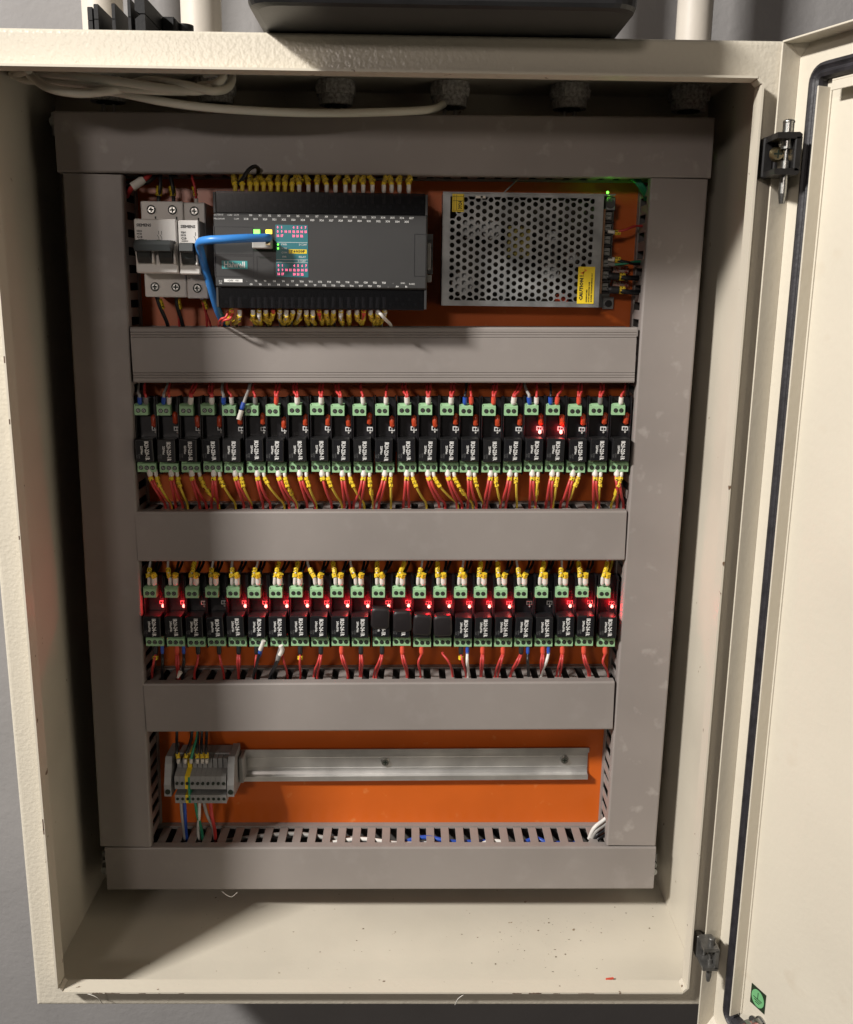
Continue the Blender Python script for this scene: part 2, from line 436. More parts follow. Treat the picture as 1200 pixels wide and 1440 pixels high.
g.box(44, DW - 44, .05, 11, gz1 - 16, gz1 - 14.6, .3, D); g.box(44, DW - 44, 9.8, 11, gz1 - 22, gz1 - 16, .3, D)
g.box(50, DW - 44, .05, 11, gz0 + 9, gz0 + 10.4, .3, D)
g.box(DW - 33.6, DW - 32.2, .05, 12, gz0 + 16, gz1 - 17, .3, D)
g.build('stiffener_rim', 'paint_door', dr)
g = MB(); g.k = 0; S0, S1, Z_0, Z_1 = 42.5, 59.5, 35.5, 54
g.box(S0, S1, .05, .35, Z_0, Z_1, .08, D)
g.k = 1; cu, cz = (S0 + S1) / 2, (Z_0 + Z_1) / 2
g.add([D((cu + 7.2 * cos(a * pi / 14), .6, cz + 7.8 * sin(a * pi / 14))) for a in range(28)], [tuple(range(28))])
g.k = 0
for (a0, a1, c0, c1) in ((-.35, .35, 0, 5.6), (-5, 5, -.9, -.2), (-3.7, 3.7, -2.7, -2.0), (-2.3, 2.3, -4.5, -3.8)):
    g.box(cu + a0, cu + a1, .62, .75, cz + c0, cz + c1, 0, D)
g.build('earth_sticker', ['sticker', 'sticker_g'], dr)
for (uu, zz, ln) in ((50, 20, 13), (57, 25.0, 8)):
    g = MB(); g.k = 1; g.cyl(D((uu, .1, zz)), D((uu, ln, zz)), 2.6, n=12)
    g.k = 0; g.cyl(D((uu, ln - 6.5, zz)), D((uu, ln - 2, zz)), 5.2, n=6, smooth=False); g.cyl(D((uu, .1, zz)), D((uu, 1.2, zz)), 6.2, n=16)
    g.build('earth_stud', ['screw', 'copper'], dr)
# hinges: a bracket on the face, two ears and a pin
def hinge(z, mt, pinm, sc=1.0):
    h = MB(); xa, xb = 279.5, 302
    h.box(xa, 287, -12, -.05, z - 14, z + 14, 1.0)
    for zz in (z + 10, z - 14):
        h.prism([(281, zz), (297, zz), (298.5, zz + 1.5), (298.5, zz + 3), (296.5, zz + 4.4), (281, zz + 4)], -34, -8)
    h.box(294, 299, -34, -9, z - 12, z + 12, .8)
    h.box(286.9, 290, -14, -9, z - 10, z + 10, .8)
    sz = lambda mb: setattr(mb, 'v', [(284 + (v[0] - 284) * sc, -4 + (v[1] + 4) * sc, z + (v[2] - z) * sc) for v in mb.v])
    sz(h); ho = h.build('hinge', mt, cab)
    p = MB(); px, py = 291.0, -26
    p.cyl((px, py, z - 18), (px, py, z - 4), 3.0, n=14); p.cyl((px, py, z + 4), (px, py, z + 22), 3.9, n=14); p.sphere((px, py, z + 22), 4.3, 14, 8, (1, 1, .5))
    p.cyl((px, py, z - 18), (px, py, z - 26), 3.2, n=14); p.cyl((px, py, z - 26), (px, py, z - 33), 3.2, 2.0, n=14); p.cyl((px, py, z - 4), (px, py, z + 4), 1.6, n=10)
    sz(p); p.build('hinge_pin', pinm, ho)
    p = MB(); p.k = 0; sx, sy = 288.5, -16
    p.cyl((sx, -14.0, z + 2), (sx, -17.0, z + 2), 5.4, 4.2, n=18)
    p.k = 1; p.box(sx - 3, sx + 3, -17.3, -16.9, z + 1.4, z + 2.6); p.box(sx - .6, sx + .6, -17.35, -16.95, z - 1, z + 5)
    sz(p); p.build('hinge_screw', ['brass' if sc == 1 else 'hinge_g', 'hole'], ho)
hinge(at(1100, 218, -26).z, 'hinge', 'screw')
hinge(at(1000, 1345, -22).z, 'hinge_g', 'hinge_g', .76)

# ---------------------------------------------------------------- conduits and wall pipes above the cabinet, glands under the roof
GX = [-236.6, -143.5, -40, 58.8, 163, 267]
GN = ['half hidden behind the cable coil, leftmost of six', 'beside the right end of the cable coil', 'under the roof above the controller, third from left',
      'where the long grey cable enters', 'above the power supply, with two thin wires', 'in the dark right corner, without wires']
for i, x in enumerate(GX):
    y = 152
    gl = thing('cable_gland', 'grey cable gland ' + GN[i], 'cable gland', (x, y, 797), 'cable glands under the cabinet roof')
    g = MB(); g.cyl((x, y, 797.5), (x, y, 793), 17, n=24); g.build('washer', 'gland', gl)
    g = MB(); g.cyl((x, y, 793), (x, y, 786), 18.5, 17.5, n=8, smooth=False); g.build('locknut', 'gland', gl)
    g = MB(); g.cyl((x, y, 786), (x, y, 778), 15.5, 14.5, n=16); g.k = 1; g.cyl((x, y, 778), (x, y, 777.5), 10, n=18); g.build('thread', ['gland', 'hole'], gl)
    c = thing('conduit_pipe', ['leftmost cream conduit pipe rising behind the black clips', 'cream conduit pipe between the black clips and the black case',
              'cream conduit pipe behind the left end of the black case', 'cream conduit pipe behind the middle of the black case',
              'cream conduit pipe behind the right end of the black case', 'rightmost cream conduit pipe near the door corner'][i], 'pipe', (x, y, 801), 'conduit pipes above the cabinet')
    g = MB(); g.cyl((x - (10 if i == 1 else 0), y, 801), (x - (10 if i == 1 else 0), y, 1500), 17 if i < 3 else 15, n=28); g.build('pipe', 'pipe', c)
    g = MB(); g.cyl((x - (10 if i == 1 else 0), y, 801), (x - (10 if i == 1 else 0), y, 806), 20, n=28); g.build('collar', 'gland', c)
    if i not in (5,):
        for k, dx in enumerate((-4, 5)):
            wv = MB(); mm_ = 'gry' if i != 1 else ('red', 'gry')[k]
            wv.tube([(x + dx, y, 776), (x + dx + R.uniform(-1, 1), y - 2, 768), (x + dx * 1.6 + 2, y - 6, 756), (x + dx * 1.8 + 3, y - 8, 742)], 1.7, 8)
            tag(wv.build('wire', mm_, loc=(x, y, 776)), '%s thin %s wire dropping from the %s cable gland from the left' % (('left', 'right')[k], 'red' if mm_ == 'red' else 'grey', ORD[i]), 'wire', 'wires under the glands')

# ---------------------------------------------------------------- cable ducts
DY0, DY1 = 117.0, 164.6
def duct(label, a, b_, width, vertical=False, slot_sides=(1, -1), window=False, ridges=False, mt='duct', dy=0.0, skip=()):
    """a, b_: ends of the front face centre line (x,z) in mm"""
    ax, az = a; bx, bz = b_; Ln = sqrt((bx - ax) ** 2 + (bz - az) ** 2); ang = math.atan2(bz - az, bx - ax)
    T = thing('cable_duct', label, 'cable duct', (ax, DY1, az), 'grey cable ducts')
    T.rotation_euler = (0, -ang, 0)
    y0 = DY0 + dy - DY1; y1 = 0.0; h = width / 2
    def P(mb, name, m, par=T): 
        o = mb.build(name, m, None, absolute=False); o.parent = par; o['_b'] = (0, 0, 0); return o
    g = MB(); g.box(0.5, Ln - .5, y1 - 1.5, y1, -h + .5, h - .5)
    for s in (1, -1): g.box(.5, Ln - .5, y1 - 6.5, y1 - 1.6, s * (h - 2.2), s * (h - .7))
    P(g, 'base', mt)
    # cover: U section with rounded shoulders
    prof = [(-h, y0 + 9.5), (-h, y0 + 1.6), (-h + .5, y0 + .5), (-h + 1.6, y0)]
    if ridges:
        for q_ in (4, 6.2, 8.4): prof += [(-h + q_, y0), (-h + q_ + .5, y0 + .7), (-h + q_ + 1.0, y0)]
    full = prof + [(-z, y) for z, y in prof[::-1]]
    inner = [(-z_, y_) for z_, y_ in full]; inner = [(max(-h + 1.5, min(h - 1.5, z_)), max(y_, y0 + 1.5)) for z_, y_ in inner]
    ring2 = full + inner
    g = MB(); n_ = len(ring2)
    vs = [(0, y, z) for z, y in ring2] + [(Ln, y, z) for z, y in ring2]
    g.add(vs, [(i, (i + 1) % n_, n_ + (i + 1) % n_, n_ + i) for i in range(n_)])
    m_ = len(full)
    for o in (0, n_): g.add([vs[o + i] for i in range(n_)], [(i, i + 1, n_ - 2 - i, n_ - 1 - i) for i in range(m_ - 1)])
    P(g, 'cover', mt)
    pitch = 15.0; nf = int(Ln / pitch)
    fm = MB(); fm.box(0, 8.2, y0 + 8.5, y1 - (3 if not window else 6), 0, 1.4, .25)
    fme = fm.mesh('finger', mt)
    for s in (1, -1):
        sw = MB(); zz = s * (h - 1.8)
        if window: sw.box(.5, Ln - .5, y1 - 7.5, y1 - 1.6, zz, zz - s * 1.4)
        sw.box(.5, Ln - .5, y0 + 2.5, y0 + 9.8, zz, zz - s * 1.4)
        if s not in slot_sides:
            for k in range(nf): sw.box(k * pitch + 3, k * pitch + 11.2, y0 + 9.9, y1 - 1.7, zz, zz - s * 1.4)
        swo = P(sw, 'side_wall', mt)
        if s in slot_sides:
            for k in range(nf + 1):
                xk = k * pitch + 3
                if xk + 8.2 > Ln or (s, k) in skip: continue
                o = bpy.data.objects.new('finger', fme); col.objects.link(o); o.parent = swo
                jit = R.uniform(-.35, .35) * (0 if window else 1)
                o.location = Vector((xk + jit, 0, zz - (1.4 if s > 0 else 0))) * MM
                o.rotation_euler = (0 if window else R.uniform(-.03, .03), 0, 0 if window else R.uniform(-.02, .02))
    g = MB(); g.box(1, Ln - 1, y1 - 2.6, y1 - 1.7, -h + 3, h - 3); P(g, 'painted_shade_sheet', 'duct_shade')  # dark sheet that paints the shade inside the duct
    return T
def mid(p, q): return ((p[0] + q[0]) / 2, (p[1] + q[1]) / 2)
duct('long top horizontal grey duct with smudged cover', (-272, 740.2), (280.5, 743.4), 48.6, slot_sides=(-1,), mt='duct_dusty')
duct('left vertical grey duct beside the circuit breakers', (-250.6, 84.0), (-243.0, 715.2), 50.4, slot_sides=(-1,), dy=.8)
duct('right vertical grey duct with scuffed lower end', (250.6, 87.0), (254.4, 718.3), 49.5, slot_sides=(1,), mt='duct_dusty', dy=.8)
duct('upper crosswise grey duct with fine ridges, directly under the controller', (-218.0, 564.4), (225.8, 569.2), 48.6, slot_sides=(1,), ridges=True, dy=.4)
duct('middle crosswise grey duct between the two relay rows', (-222.6, 399.8), (226.4, 404.6), 47.2, slot_sides=(1,), dy=.4)
duct('lower crosswise grey duct under the red-lit relays', (-223.6, 231.0), (224.6, 236.2), 49.6, slot_sides=(1,), dy=.4)
duct('bottom horizontal grey duct with closed slots along its top', (-271.0, 59.4), (275.4, 62.0), 47.0, slot_sides=(1,), window=True)

# ---------------------------------------------------------------- wires
def wire(label, ferr, fcol, wires, group, marker=None, fw=1.7, flen=None, cat='wire', name='wire', mk_len=6.0, tip=True):
    """ferr = (top point, bottom point) of the ferrule sleeve; wires = [(colour, [points], radius)] ; marker = list of (t, length) along first wire"""
    p0 = Vector(ferr[0]); p1 = Vector(ferr[1])
    T = thing('wire', label, cat, p0, group)
    if fcol:
        g = MB(); g.cyl(p0, p0 + (p1 - p0) * .75, fw, fw, n=10); g.cyl(p0 + (p1 - p0) * .75, p1, fw, fw * .75, n=10)
        g.build('ferrule', fcol, T)
    for c, pts, r in wires:
        g = MB(); g.tube(pts, r, 7, 5); g.build('core', c, T)
    for mk in (marker or []):
        a, b2, r = mk; g = MB(); g.cyl(a, b2, r, r, n=6, smooth=False); g.build('wire_marker', 'marker', T)
    return T
def lerp(a, b, t): return Vector(a) * (1 - t) + Vector(b) * t
def up_wires(nm, x, yf0, yf1, Y, fcol, wc, tops, ytop, Yt, lab, grp, fw=1.7, pair=False, mk=None, wr=1.25):
    """wires rising from a ferrule"""
    a = at(x, yf1, Y); b_ = at(x + (tops - x) * .15, yf0, Y - 1)
    ws = []
    for k in ((-.9, .9) if pair else (0,)):
        t = at(tops, ytop, Yt) + Vector((k * 1.6, 0, 0)); m1 = lerp(b_, t, .45) + Vector((k * .9, -3, 0))
        ws.append((wc, [b_ + Vector((k * .5, 0, -1.5)), b_ + Vector((k * .8, -.5, 2)), m1, t, t + Vector((0, 8, 10))], wr))
    wire(lab, (b_, a), fcol, ws, grp, mk, fw)

R1T = [198.5,230,262,292,322,354,383.5,414.6,446,475,505.6,537.5,569,598.5,629,656,688,719,748,778,809,839,870]
R1B = [206.5,238,268,300,329,360.6,390.4,420,451.7,480.6,511.5,541.7,572.5,602.5,632,661,691,720.8,751,781,810.5,841.5,872]
R2T = [211,241,270,298,328,357.5,388,416.5,445.4,474,502.7,532.5,561,590,619,648,676,704.6,733,762,790.6,819,850]
R2B = [218,247,276.5,306,334.6,363.8,393,422.7,451,479.6,508.3,537.7,565.8,594.6,623,651.7,680.5,709,737.5,766,795,823.8,854.5]

# ---- din rails
def rail(label, x0, x1, zc, tilt=0.0, screws=()):
    T = thing('din_rail', label, 'mounting rail', ((x0 + x1) / 2, 165, zc), 'metal mounting rails')
    g = MB(); y = 157.3
    prof = [(-17.5, y), (-17.5, y + 1), (-13.6, y + 1), (-13.6, 164.6), (13.6, 164.6), (13.6, y + 1), (17.5, y + 1), (17.5, y), (12.4, y), (12.4, 162.6), (9.5, 163.4), (6.2, 163.4), (5.7, 162.7), (5.2, 163.4), (-5.2, 163.4), (-5.7, 162.7), (-6.2, 163.4), (-9.5, 163.4), (-12.4, 162.6), (-12.4, y)]
    n = len(prof)
    vs = [(x, yy, zc + (x - (x0 + x1) / 2) * tilt + z) for x in (x0, x1) for z, yy in prof]
    g.add(vs, [(i, (i + 1) % n, n + (i + 1) % n, n + i) for i in range(n)])
    for o in (0, n):
        g.add([vs[o + i] for i in range(n)], [(0, 1, 2, n - 1), (2, 3, n - 2, n - 1), (3, 4, n - 3, n - 2), (4, 5, 8, 9), (5, 6, 7, 8), (4, 9, 10, n - 3)])
    g.build('rail', 'alu', T)
    for (x, z) in screws:
        s = MB(); s.k = 0; s.cyl((x, 163.2, z), (x, 160.4, z), 4.6, 3.6, n=18)
        s.k = 1; s.box(x - 2.2, x + 2.2, 160.2, 160.5, z - .5, z + .5); s.box(x - .5, x + .5, 160.15, 160.45, z - 2.2, z + 2.2)
        s.build('screw', ['screw', 'hole'], T)
p1 = at(542, 1073, 162); p2 = at(794, 1070, 162)
za = (at(335, 1055, 157).z + at(335, 1099, 157).z) / 2; zb = (at(828, 1052, 157).z + at(828, 1096, 157).z) / 2
rail('empty shiny mounting rail across the bottom bay with two cross-head screws', -205, at(828, 1074, 157).x, (za + zb) / 2 - .5, (zb - za) / 356, ((p1.x, p1.z + 1.2), (p2.x, p2.z + 1.2)))
rail('mounting rail hidden behind the upper relay row', -226, 226, 492)
rail('mounting rail hidden behind the lower relay row', -226, 226, 326)
rail('mounting rail behind the circuit breakers and controller', -214, 46, 655)

def bundle(label, p0, p1, vert=False):  # black cables added inside a duct so its slots look dark
    g = MB()
    for (o, y, r_) in ((-12, 141, 7), (0, 148, 8), (12, 140, 7), (-4, 132, 6), (8, 131, 5)):
        v = Vector((o, 0, 0)) if vert else Vector((0, 0, o))
        q0 = Vector((p0[0], y, p0[1])) + v; q1 = Vector((p1[0], y, p1[1])) + v
        pts = [lerp(q0, q1, k / 8) + Vector((R.uniform(-2, 2), R.uniform(-1.5, 1.5), R.uniform(-2, 2))) for k in range(9)]
        g.tube(pts, r_, 8, 3)
    tag(g.build('dark_fill_cables', 'blk', loc=(p0[0], 150, p0[1])), label, 'cables')
bundle('black cables added for darkness inside the middle crosswise duct', (-215, 399), (218, 403))
bundle('black cables added for darkness inside the lower crosswise duct', (-216, 231), (216, 235))
bundle('black cables added for darkness inside the left vertical duct', (-250, 95), (-243, 705), True)
bundle('black cables added for darkness inside the right vertical duct', (251, 97), (254, 708), True)
bundle('black cables added for darkness inside the top duct', (-262, 741), (270, 743))
bundle('black cables added for darkness inside the bottom duct', (-262, 47), (266, 49))

# ---- relay modules (built once per part, meshes shared)
RL = {}
def rm(key, fn, m):
    if key not in RL:
        g = MB(); fn(g); RL[key] = g.mesh(key.split('#')[0], m)
    return RL[key]
def f_carrier(g):
    g.box(-9.3, 9.3, 27, 31, -35, 34, .4)          # board
    g.box(-9.5, -8.6, 19, 31, -36, 35, .2); g.box(8.6, 9.5, 19, 31, -36, 35, .2)
    g.box(-8.5, 8.5, 31.05, 47, -30, 30, .5)
def f_top(g):
    g.k = 0
    g.xprism([(16, 20.5), (16, 28.5), (20, 30.6), (27, 30.6), (27, 20.5)], -8.6, 3.2)
    g.box(-8.8, -8.0, 16.4, 26, 21, 30)
def f_bot(g):
    g.k = 0
    g.xprism([(14.5, -33.0), (14.5, -25.4), (18, -23.8), (27, -23.8), (27, -33.0)], -8.3, 8.3)
    g.box(-8.3, -4.0, 15.4, 24, -25, -22.6, .3)
def f_screw(g):
    g.k = 0; g.cyl((0, 0, 0), (0, -.25, 0), 2.0, n=14)
    g.k = 1; g.cyl((0, -.25, 0), (0, -.45, 0), 1.35, n=12)
    g.k = 0; g.box(-1.3, 1.3, -.62, -.44, -.22, .22)
def f_relay(g):
    g.box(-7.9, 7.9, 0, 17, -15.4, 5.2, .5)
def f_relay_win(g): g.box(-6.6, 6.6, -.12, .02, -14.2, 3.9)
def f_varistor(g):
    g.sphere((0, 22, 0), 3, 10, 8, (.85, .8, 2.0)); g.box(-2.3, 2.3, 20.3, 26.8, -5, 5, .9)
def f_slot(g):
    for a, b2, c, d in ((-1.9, -1.5, -4, 4), (1.5, 1.9, -4, 4), (-1.9, 1.9, 3.6, 4), (-1.9, 1.9, -4, -3.6)): g.box(a, b2, 26.6, 26.9, c, d)
def f_jump(g):
    g.k = 0; g.box(-2.7, 2.7, 26.4, 26.9, -1.9, 1.9)
    g.k = 1; g.box(-1.9, -.3, 26.2, 26.39, -1.1, 1.1); g.box(.4, 1.9, 26.2, 26.39, -1.1, .9)
def f_led(g): g.sphere((0, 25.9, 0), 1.5, 10, 8, (1, .8, 1.15))
def f_ledoff(g): g.sphere((0, 26.3, 0), 1.0, 8, 6, (1, .6, 1))
def f_tape(g):
    v0 = len(g.v)
    o = rrect(-8.7, 8.7, -13.5, 7.0, 4.0, 5)
    n = len(o); rows = [(1.0, 3.0), (1.0, .2), (.93, -.9), (.75, -1.35)]
    vs = [(x * s, y, z * s) for s, y in rows for x, z in [(a, c + 3) for a, c in o]]
    vs = [(x, y, z - 3) for x, y, z in vs]
    g.add(vs, [(k * n + i, k * n + (i + 1) % n, (k + 1) * n + (i + 1) % n, (k + 1) * n + i) for k in range(3) for i in range(n)] + [tuple(range(3 * n, 4 * n))], True)
    g.box(-8.2, 8.2, 0.2, 9, 4.6, 6.4, .8)
LIT1 = {18, 19}; LIT2 = {0, 1, 4, 5, 6, 7, 8, 9, 10, 11, 12, 13, 14, 15, 16, 17, 20, 21, 22}
LEDX = {}
for row, (XT, XB, yt, yb) in enumerate(((R1T, R1B, 577, 654), (R2T, R2B, 834, 902.5))):
    for i in range(23):
        pb = at(XB[i], yb, 119.5); pt = at(XT[i], yt, 121)
        dzz = (R.uniform(-.5, .5))
        zc = (pb.z + 28.6 + pt.z - 25.0) / 2 if row == 0 else pb.z + 28.6
        X = (pb.x + pt.x + 2.7) / 2 if i else pb.x
        Y0 = 105.0
        lit = i in (LIT1 if row == 0 else LIT2)
        taped = row == 1 and i in (11, 12, 13, 14)
        rw = 'upper' if row == 0 else 'lower'
        lb = 'relay module %s, %s from left, %s row, %s' % (
            'taped over in black' if taped else 'with green terminals', ORD[i], rw, 'red light on' if lit else 'light off')
        T = thing('relay_module', lb, 'relay module', (X, Y0, zc + dzz), '%s row of relay modules' % rw)
        inst('carrier', rm('carrier', f_carrier, 'pcb'), T)
        tdx = pt.x + 2.7 - X
        a = inst('terminal_block', rm('terminal_block#t', f_top, 'green'), T, (tdx, 0, pt.z - 25.0 - (zc)))
        for k in (0, 1): inst('screw', rm('screw#s', f_screw, ['hole', 'screw']), a, (-5.2 + 5.0 * k, 15.99, 24.6), (0, R.uniform(0, 3), 0))
        a = inst('terminal_block', rm('terminal_block#b', f_bot, 'green'), T, (0, 0, 0))
        for k in range(3): inst('screw', rm('screw#s', f_screw, ['hole', 'screw']), a, (-5.2 + 5.2 * k, 14.49, -29.1), (0, R.uniform(0, 3), 0))
        # relay: its own small sideways offset as plugged in
        rdx = R.uniform(-.5, .5) - .3; rz = -7.1 + R.uniform(-.5, .5)
        rl = inst('relay', rm('relay#r', f_relay, 'relay'), T, (rdx, 8.5, rz), (R.uniform(-.015, .015), R.uniform(-.03, .03), R.uniform(-.03, .03)))
        if i % 3 != 1: inst('window', rm('window#w', f_relay_win, 'black_gloss'), rl, (0, 0, 0))
        main = 'IR20-220-1R' if row == 0 else 'IR20-24-1R'
        if not (taped and i > 12):
            inst('lettering', text_mesh(main, 4.3, 'white_text', .72, .13, fit=(17.2, 4.1)), rl, (1.9 + R.uniform(-.5, .5), -.22, -5.2 + R.uniform(-.5, .5)), (pi / 2, pi / 2 + R.uniform(-.03, .03), 0))
            inst('lettering', text_mesh('220Vac' if row == 0 else '24Vac/Vdc', 2.4, 'white_text', .8, .08, fit=((7.6, 2.2) if row == 0 else (10.5, 2.2))), rl, (-2.2, -.22, -4.6), (pi / 2, pi / 2, 0))
            inst('lettering', text_mesh('RT2\n14024', 2.2, 'grey_text', .8, 0), rl, (-5.6, -.22, -10.2), (pi / 2, -pi / 2, 0))
        if taped: inst('tape', rm('tape', f_tape, 'tape'), T, (rdx + (-.6, .8, .6, 0)[i - 11], 7.9, rz + (6.5, 4.0, .8, -.2)[i - 11]), (0, (.03, -.05, .06, -.04)[i - 11], 0))
        if row == 0:
            inst('varistor', rm('varistor', f_varistor, 'resist'), T, (6.0 + R.uniform(-.5, .5), R.uniform(-1, 1), 13.0 + R.uniform(-.7, .7)), (R.uniform(-.08, .08), R.uniform(-.08, .08), 0))
        else:
            inst('jumper_outline', rm('jumper_outline', f_slot, 'grey_text'), T, (5.8, 0, 13.6))
        lz = 5.0 if row == 0 else 6.4
        inst('indicator_mark', rm('indicator_mark', f_jump, ['grey_text' if lit else 'white_text', 'black']), T, (5.8, 0, lz))  # mark coloured darker beside a lit lamp, to offset its glow
        if lit:
            o = inst('indicator_lamp', rm('indicator_lamp#l', f_led, 'led_core'), T, (6.3, 0, lz - 3.4))
            l = bpy.data.lights.new('indicator_glow', 'POINT'); l.energy = .010 if row else .006; l.color = (1, .006, .018); l.shadow_soft_size = .0015
            lo = bpy.data.objects.new('indicator_glow', l); col.objects.link(lo); lo.parent = o; lo.location = (-.0005, .0165, .0015)
        else:
            inst('indicator_lamp', rm('indicator_lamp#o', f_ledoff, 'led_off'), T, (6.3, 0, lz - 3.4))

# ---- wires of the upper relay row, top side
G1 = 'wires above the upper relay row'
U1 = [(0,197,'ferr_b','gry',195,0),(0,205.5,'ferr_g','red',204,0),(1,230,'ferr_b','gry',236,0),(1,238,'ferr_w','red',238.5,0),(2,268,'ferr_w','red',274,1),(3,298,'ferr_w','red',297,1),
      (4,315,'ferr_b','gry',313,0),(4,326.5,'ferr_w','red',319,0),(5,359.5,'ferr_g','red',356,0),(6,388.5,'ferr_r','red',391.5,1),(7,418.5,'ferr_w','red',415,1),(8,452,'ferr_w','red',452,1),
      (9,479.5,'ferr_g','red',474,1),(10,511,'ferr_w','red',507,0),(11,543,'ferr_w','red',544,0),(12,573,'ferr_w','red',568,1),(13,602.5,'ferr_w','red',603,1),(14,634.5,'ferr_w','red',637,1),
      (15,654,'ferr_b','blk',656,0),(15,663,'ferr_r','red',661,0),(16,694,'ferr_r','red',696.5,1),(17,722,'ferr_w','red',731,1),(18,745,'ferr_b','gry',738,0),(18,754.5,'ferr_w','red',755,0),
      (19,774.5,'ferr_b','blk',774,0),(19,783,'ferr_r','red',792,0),(20,814,'ferr_r','red',816,1),(21,844,'ferr_g','red',847,1),(22,873,'ferr_w','red',879.5,0)]
CN = {'ferr_w': 'white', 'ferr_b': 'blue', 'ferr_r': 'red', 'ferr_g': 'grey', 'ferr_k': 'black', 'red': 'red', 'gry': 'grey', 'blk': 'black', 'yel': 'yellow', 'wht': 'white', 'blu': 'blue', 'grn': 'green'}
for i, x, fc, wc, tx, pr in U1:
    up_wires('w', x, 558.5, 568.5, 123, fc, wc, tx, 541, 140, '%s%s wire, %s sleeve, on top of the %s relay module, upper row' % ('twin ' if pr else '', CN[wc], CN[fc], ORD[i]), G1,
             fw=(2.5 if pr and fc == 'ferr_w' else 2.1), pair=bool(pr), wr=1.35 if wc == 'gry' else 1.15)
# loose labelled grey lead in front of the fifth module
wire('loose grey lead with blue sleeve and white tag hanging before the fifth upper relay', (at(343, 566, 118), at(340, 576, 117)), 'ferr_b',
     [('gry', [at(352, 538, 138), at(350, 548, 128), at(346, 558, 121), at(343, 567, 118)], 1.5)], G1, None, 2.1)
g = MB(); g.cyl(at(340, 577, 117), at(336, 590, 116), 2.2, n=8)
tag(g.build('wire_tag', 'ferr_w', loc=at(340, 577, 117)), 'short white printed tag on the loose grey lead', 'tag')

# ---- wires of the upper relay row, bottom side
G2 = 'wires below the upper relay row'
FL = [(210.6,219),(241,249),(269.6,280),(301,308.5),(331,338),(362,370.4),(391.5,400),(421.5,430.6),(453,460.5),(481.7,491),(512,520),(541.7,550),(572.5,579.6),(601.7,609),(629.6,638),
      (660,667),(690.5,697),(717.6,726),(748.8,757),(777,785),(806,815),(837,845),(867.5,874.5)]
FB = [(238,241),(251,264),(285,308),(303,331.5),(348,354),(375,400),(411,418),(438.5,445),(466.7,481),(489.6,512.5),(504,525),(530,550),(571,600),(621,644),(648,665),(664,680),(682,704),
      (709,727),(748,753),(770,778),(793,797),(837,841),(874,860)]
SINGLE = {8}
for i in range(23):
    for k in (0, 1):
        xf = FL[i][k]; xb = FB[i][k]; Y = 122
        a = at(xf, 660.5, Y); b_ = at(xf + (xb - xf) * .05, 670.5, Y - 2)
        e = at(xb, 711, 136); e2 = e + Vector((0, 3, -22))
        bow = (xb - xf) * .1
        m1 = at(xf + (xb - xf) * .28 + (0 if i < 18 else bow), 684, Y - 5); m2 = at(xf + (xb - xf) * .68, 699, Y + 2)
        if k == 0:
            ws = []
            for j in ((-1, 1) if i not in SINGLE else (0,)):
                of = Vector((j * 1.2, 0, 0)); sp = R.uniform(0, 3.5) * j
                ws.append(('red', [b_ + of * .6 + Vector((0, 0, 1.5)), b_ + of, m1 + of * 1.1, m2 + of * 1.1 + Vector((sp * .4, 0, 0)), e + of + Vector((sp, 0, 0)), e2 + of + Vector((sp, 0, 0))], 1.35))
            wire('%s red wire with wide white sleeve under the %s relay module, upper row' % ('single' if i in SINGLE else 'twin', ORD[i]), (a, b_), 'ferr_w', ws, G2,
                 [(b_ + Vector((0, -.3, -.4)), lerp(b_, m1, .42) + Vector((0, -.5, 0)), 2.5)], 2.7)
        else:
            pts = [b_ + Vector((0, 0, 1.5)), b_, m1, m2, e, e2]
            nm = R.choice((2, 3, 3)); mk = []
            seg = (m1 - b_); sl = .30
            for q_ in range(nm):
                t0 = .04 + q_ * .36
                j1 = Vector((R.uniform(-.4, .4), R.uniform(-.6, 0), 0))
                mk.append((lerp(b_, m1, t0) + j1, lerp(b_, m1, t0 + sl) + j1, 1.9 + R.uniform(0, .3)))
            if i % 4 == 2: mk.append((lerp(m1, m2, .3), lerp(m1, m2, .75), 2.1))
            wire('yellow wire with yellow markers under the %s relay module, upper row' % ORD[i], (a, b_), 'ferr_w',
                 [('yel', pts, 1.15)], G2, mk, 1.7)

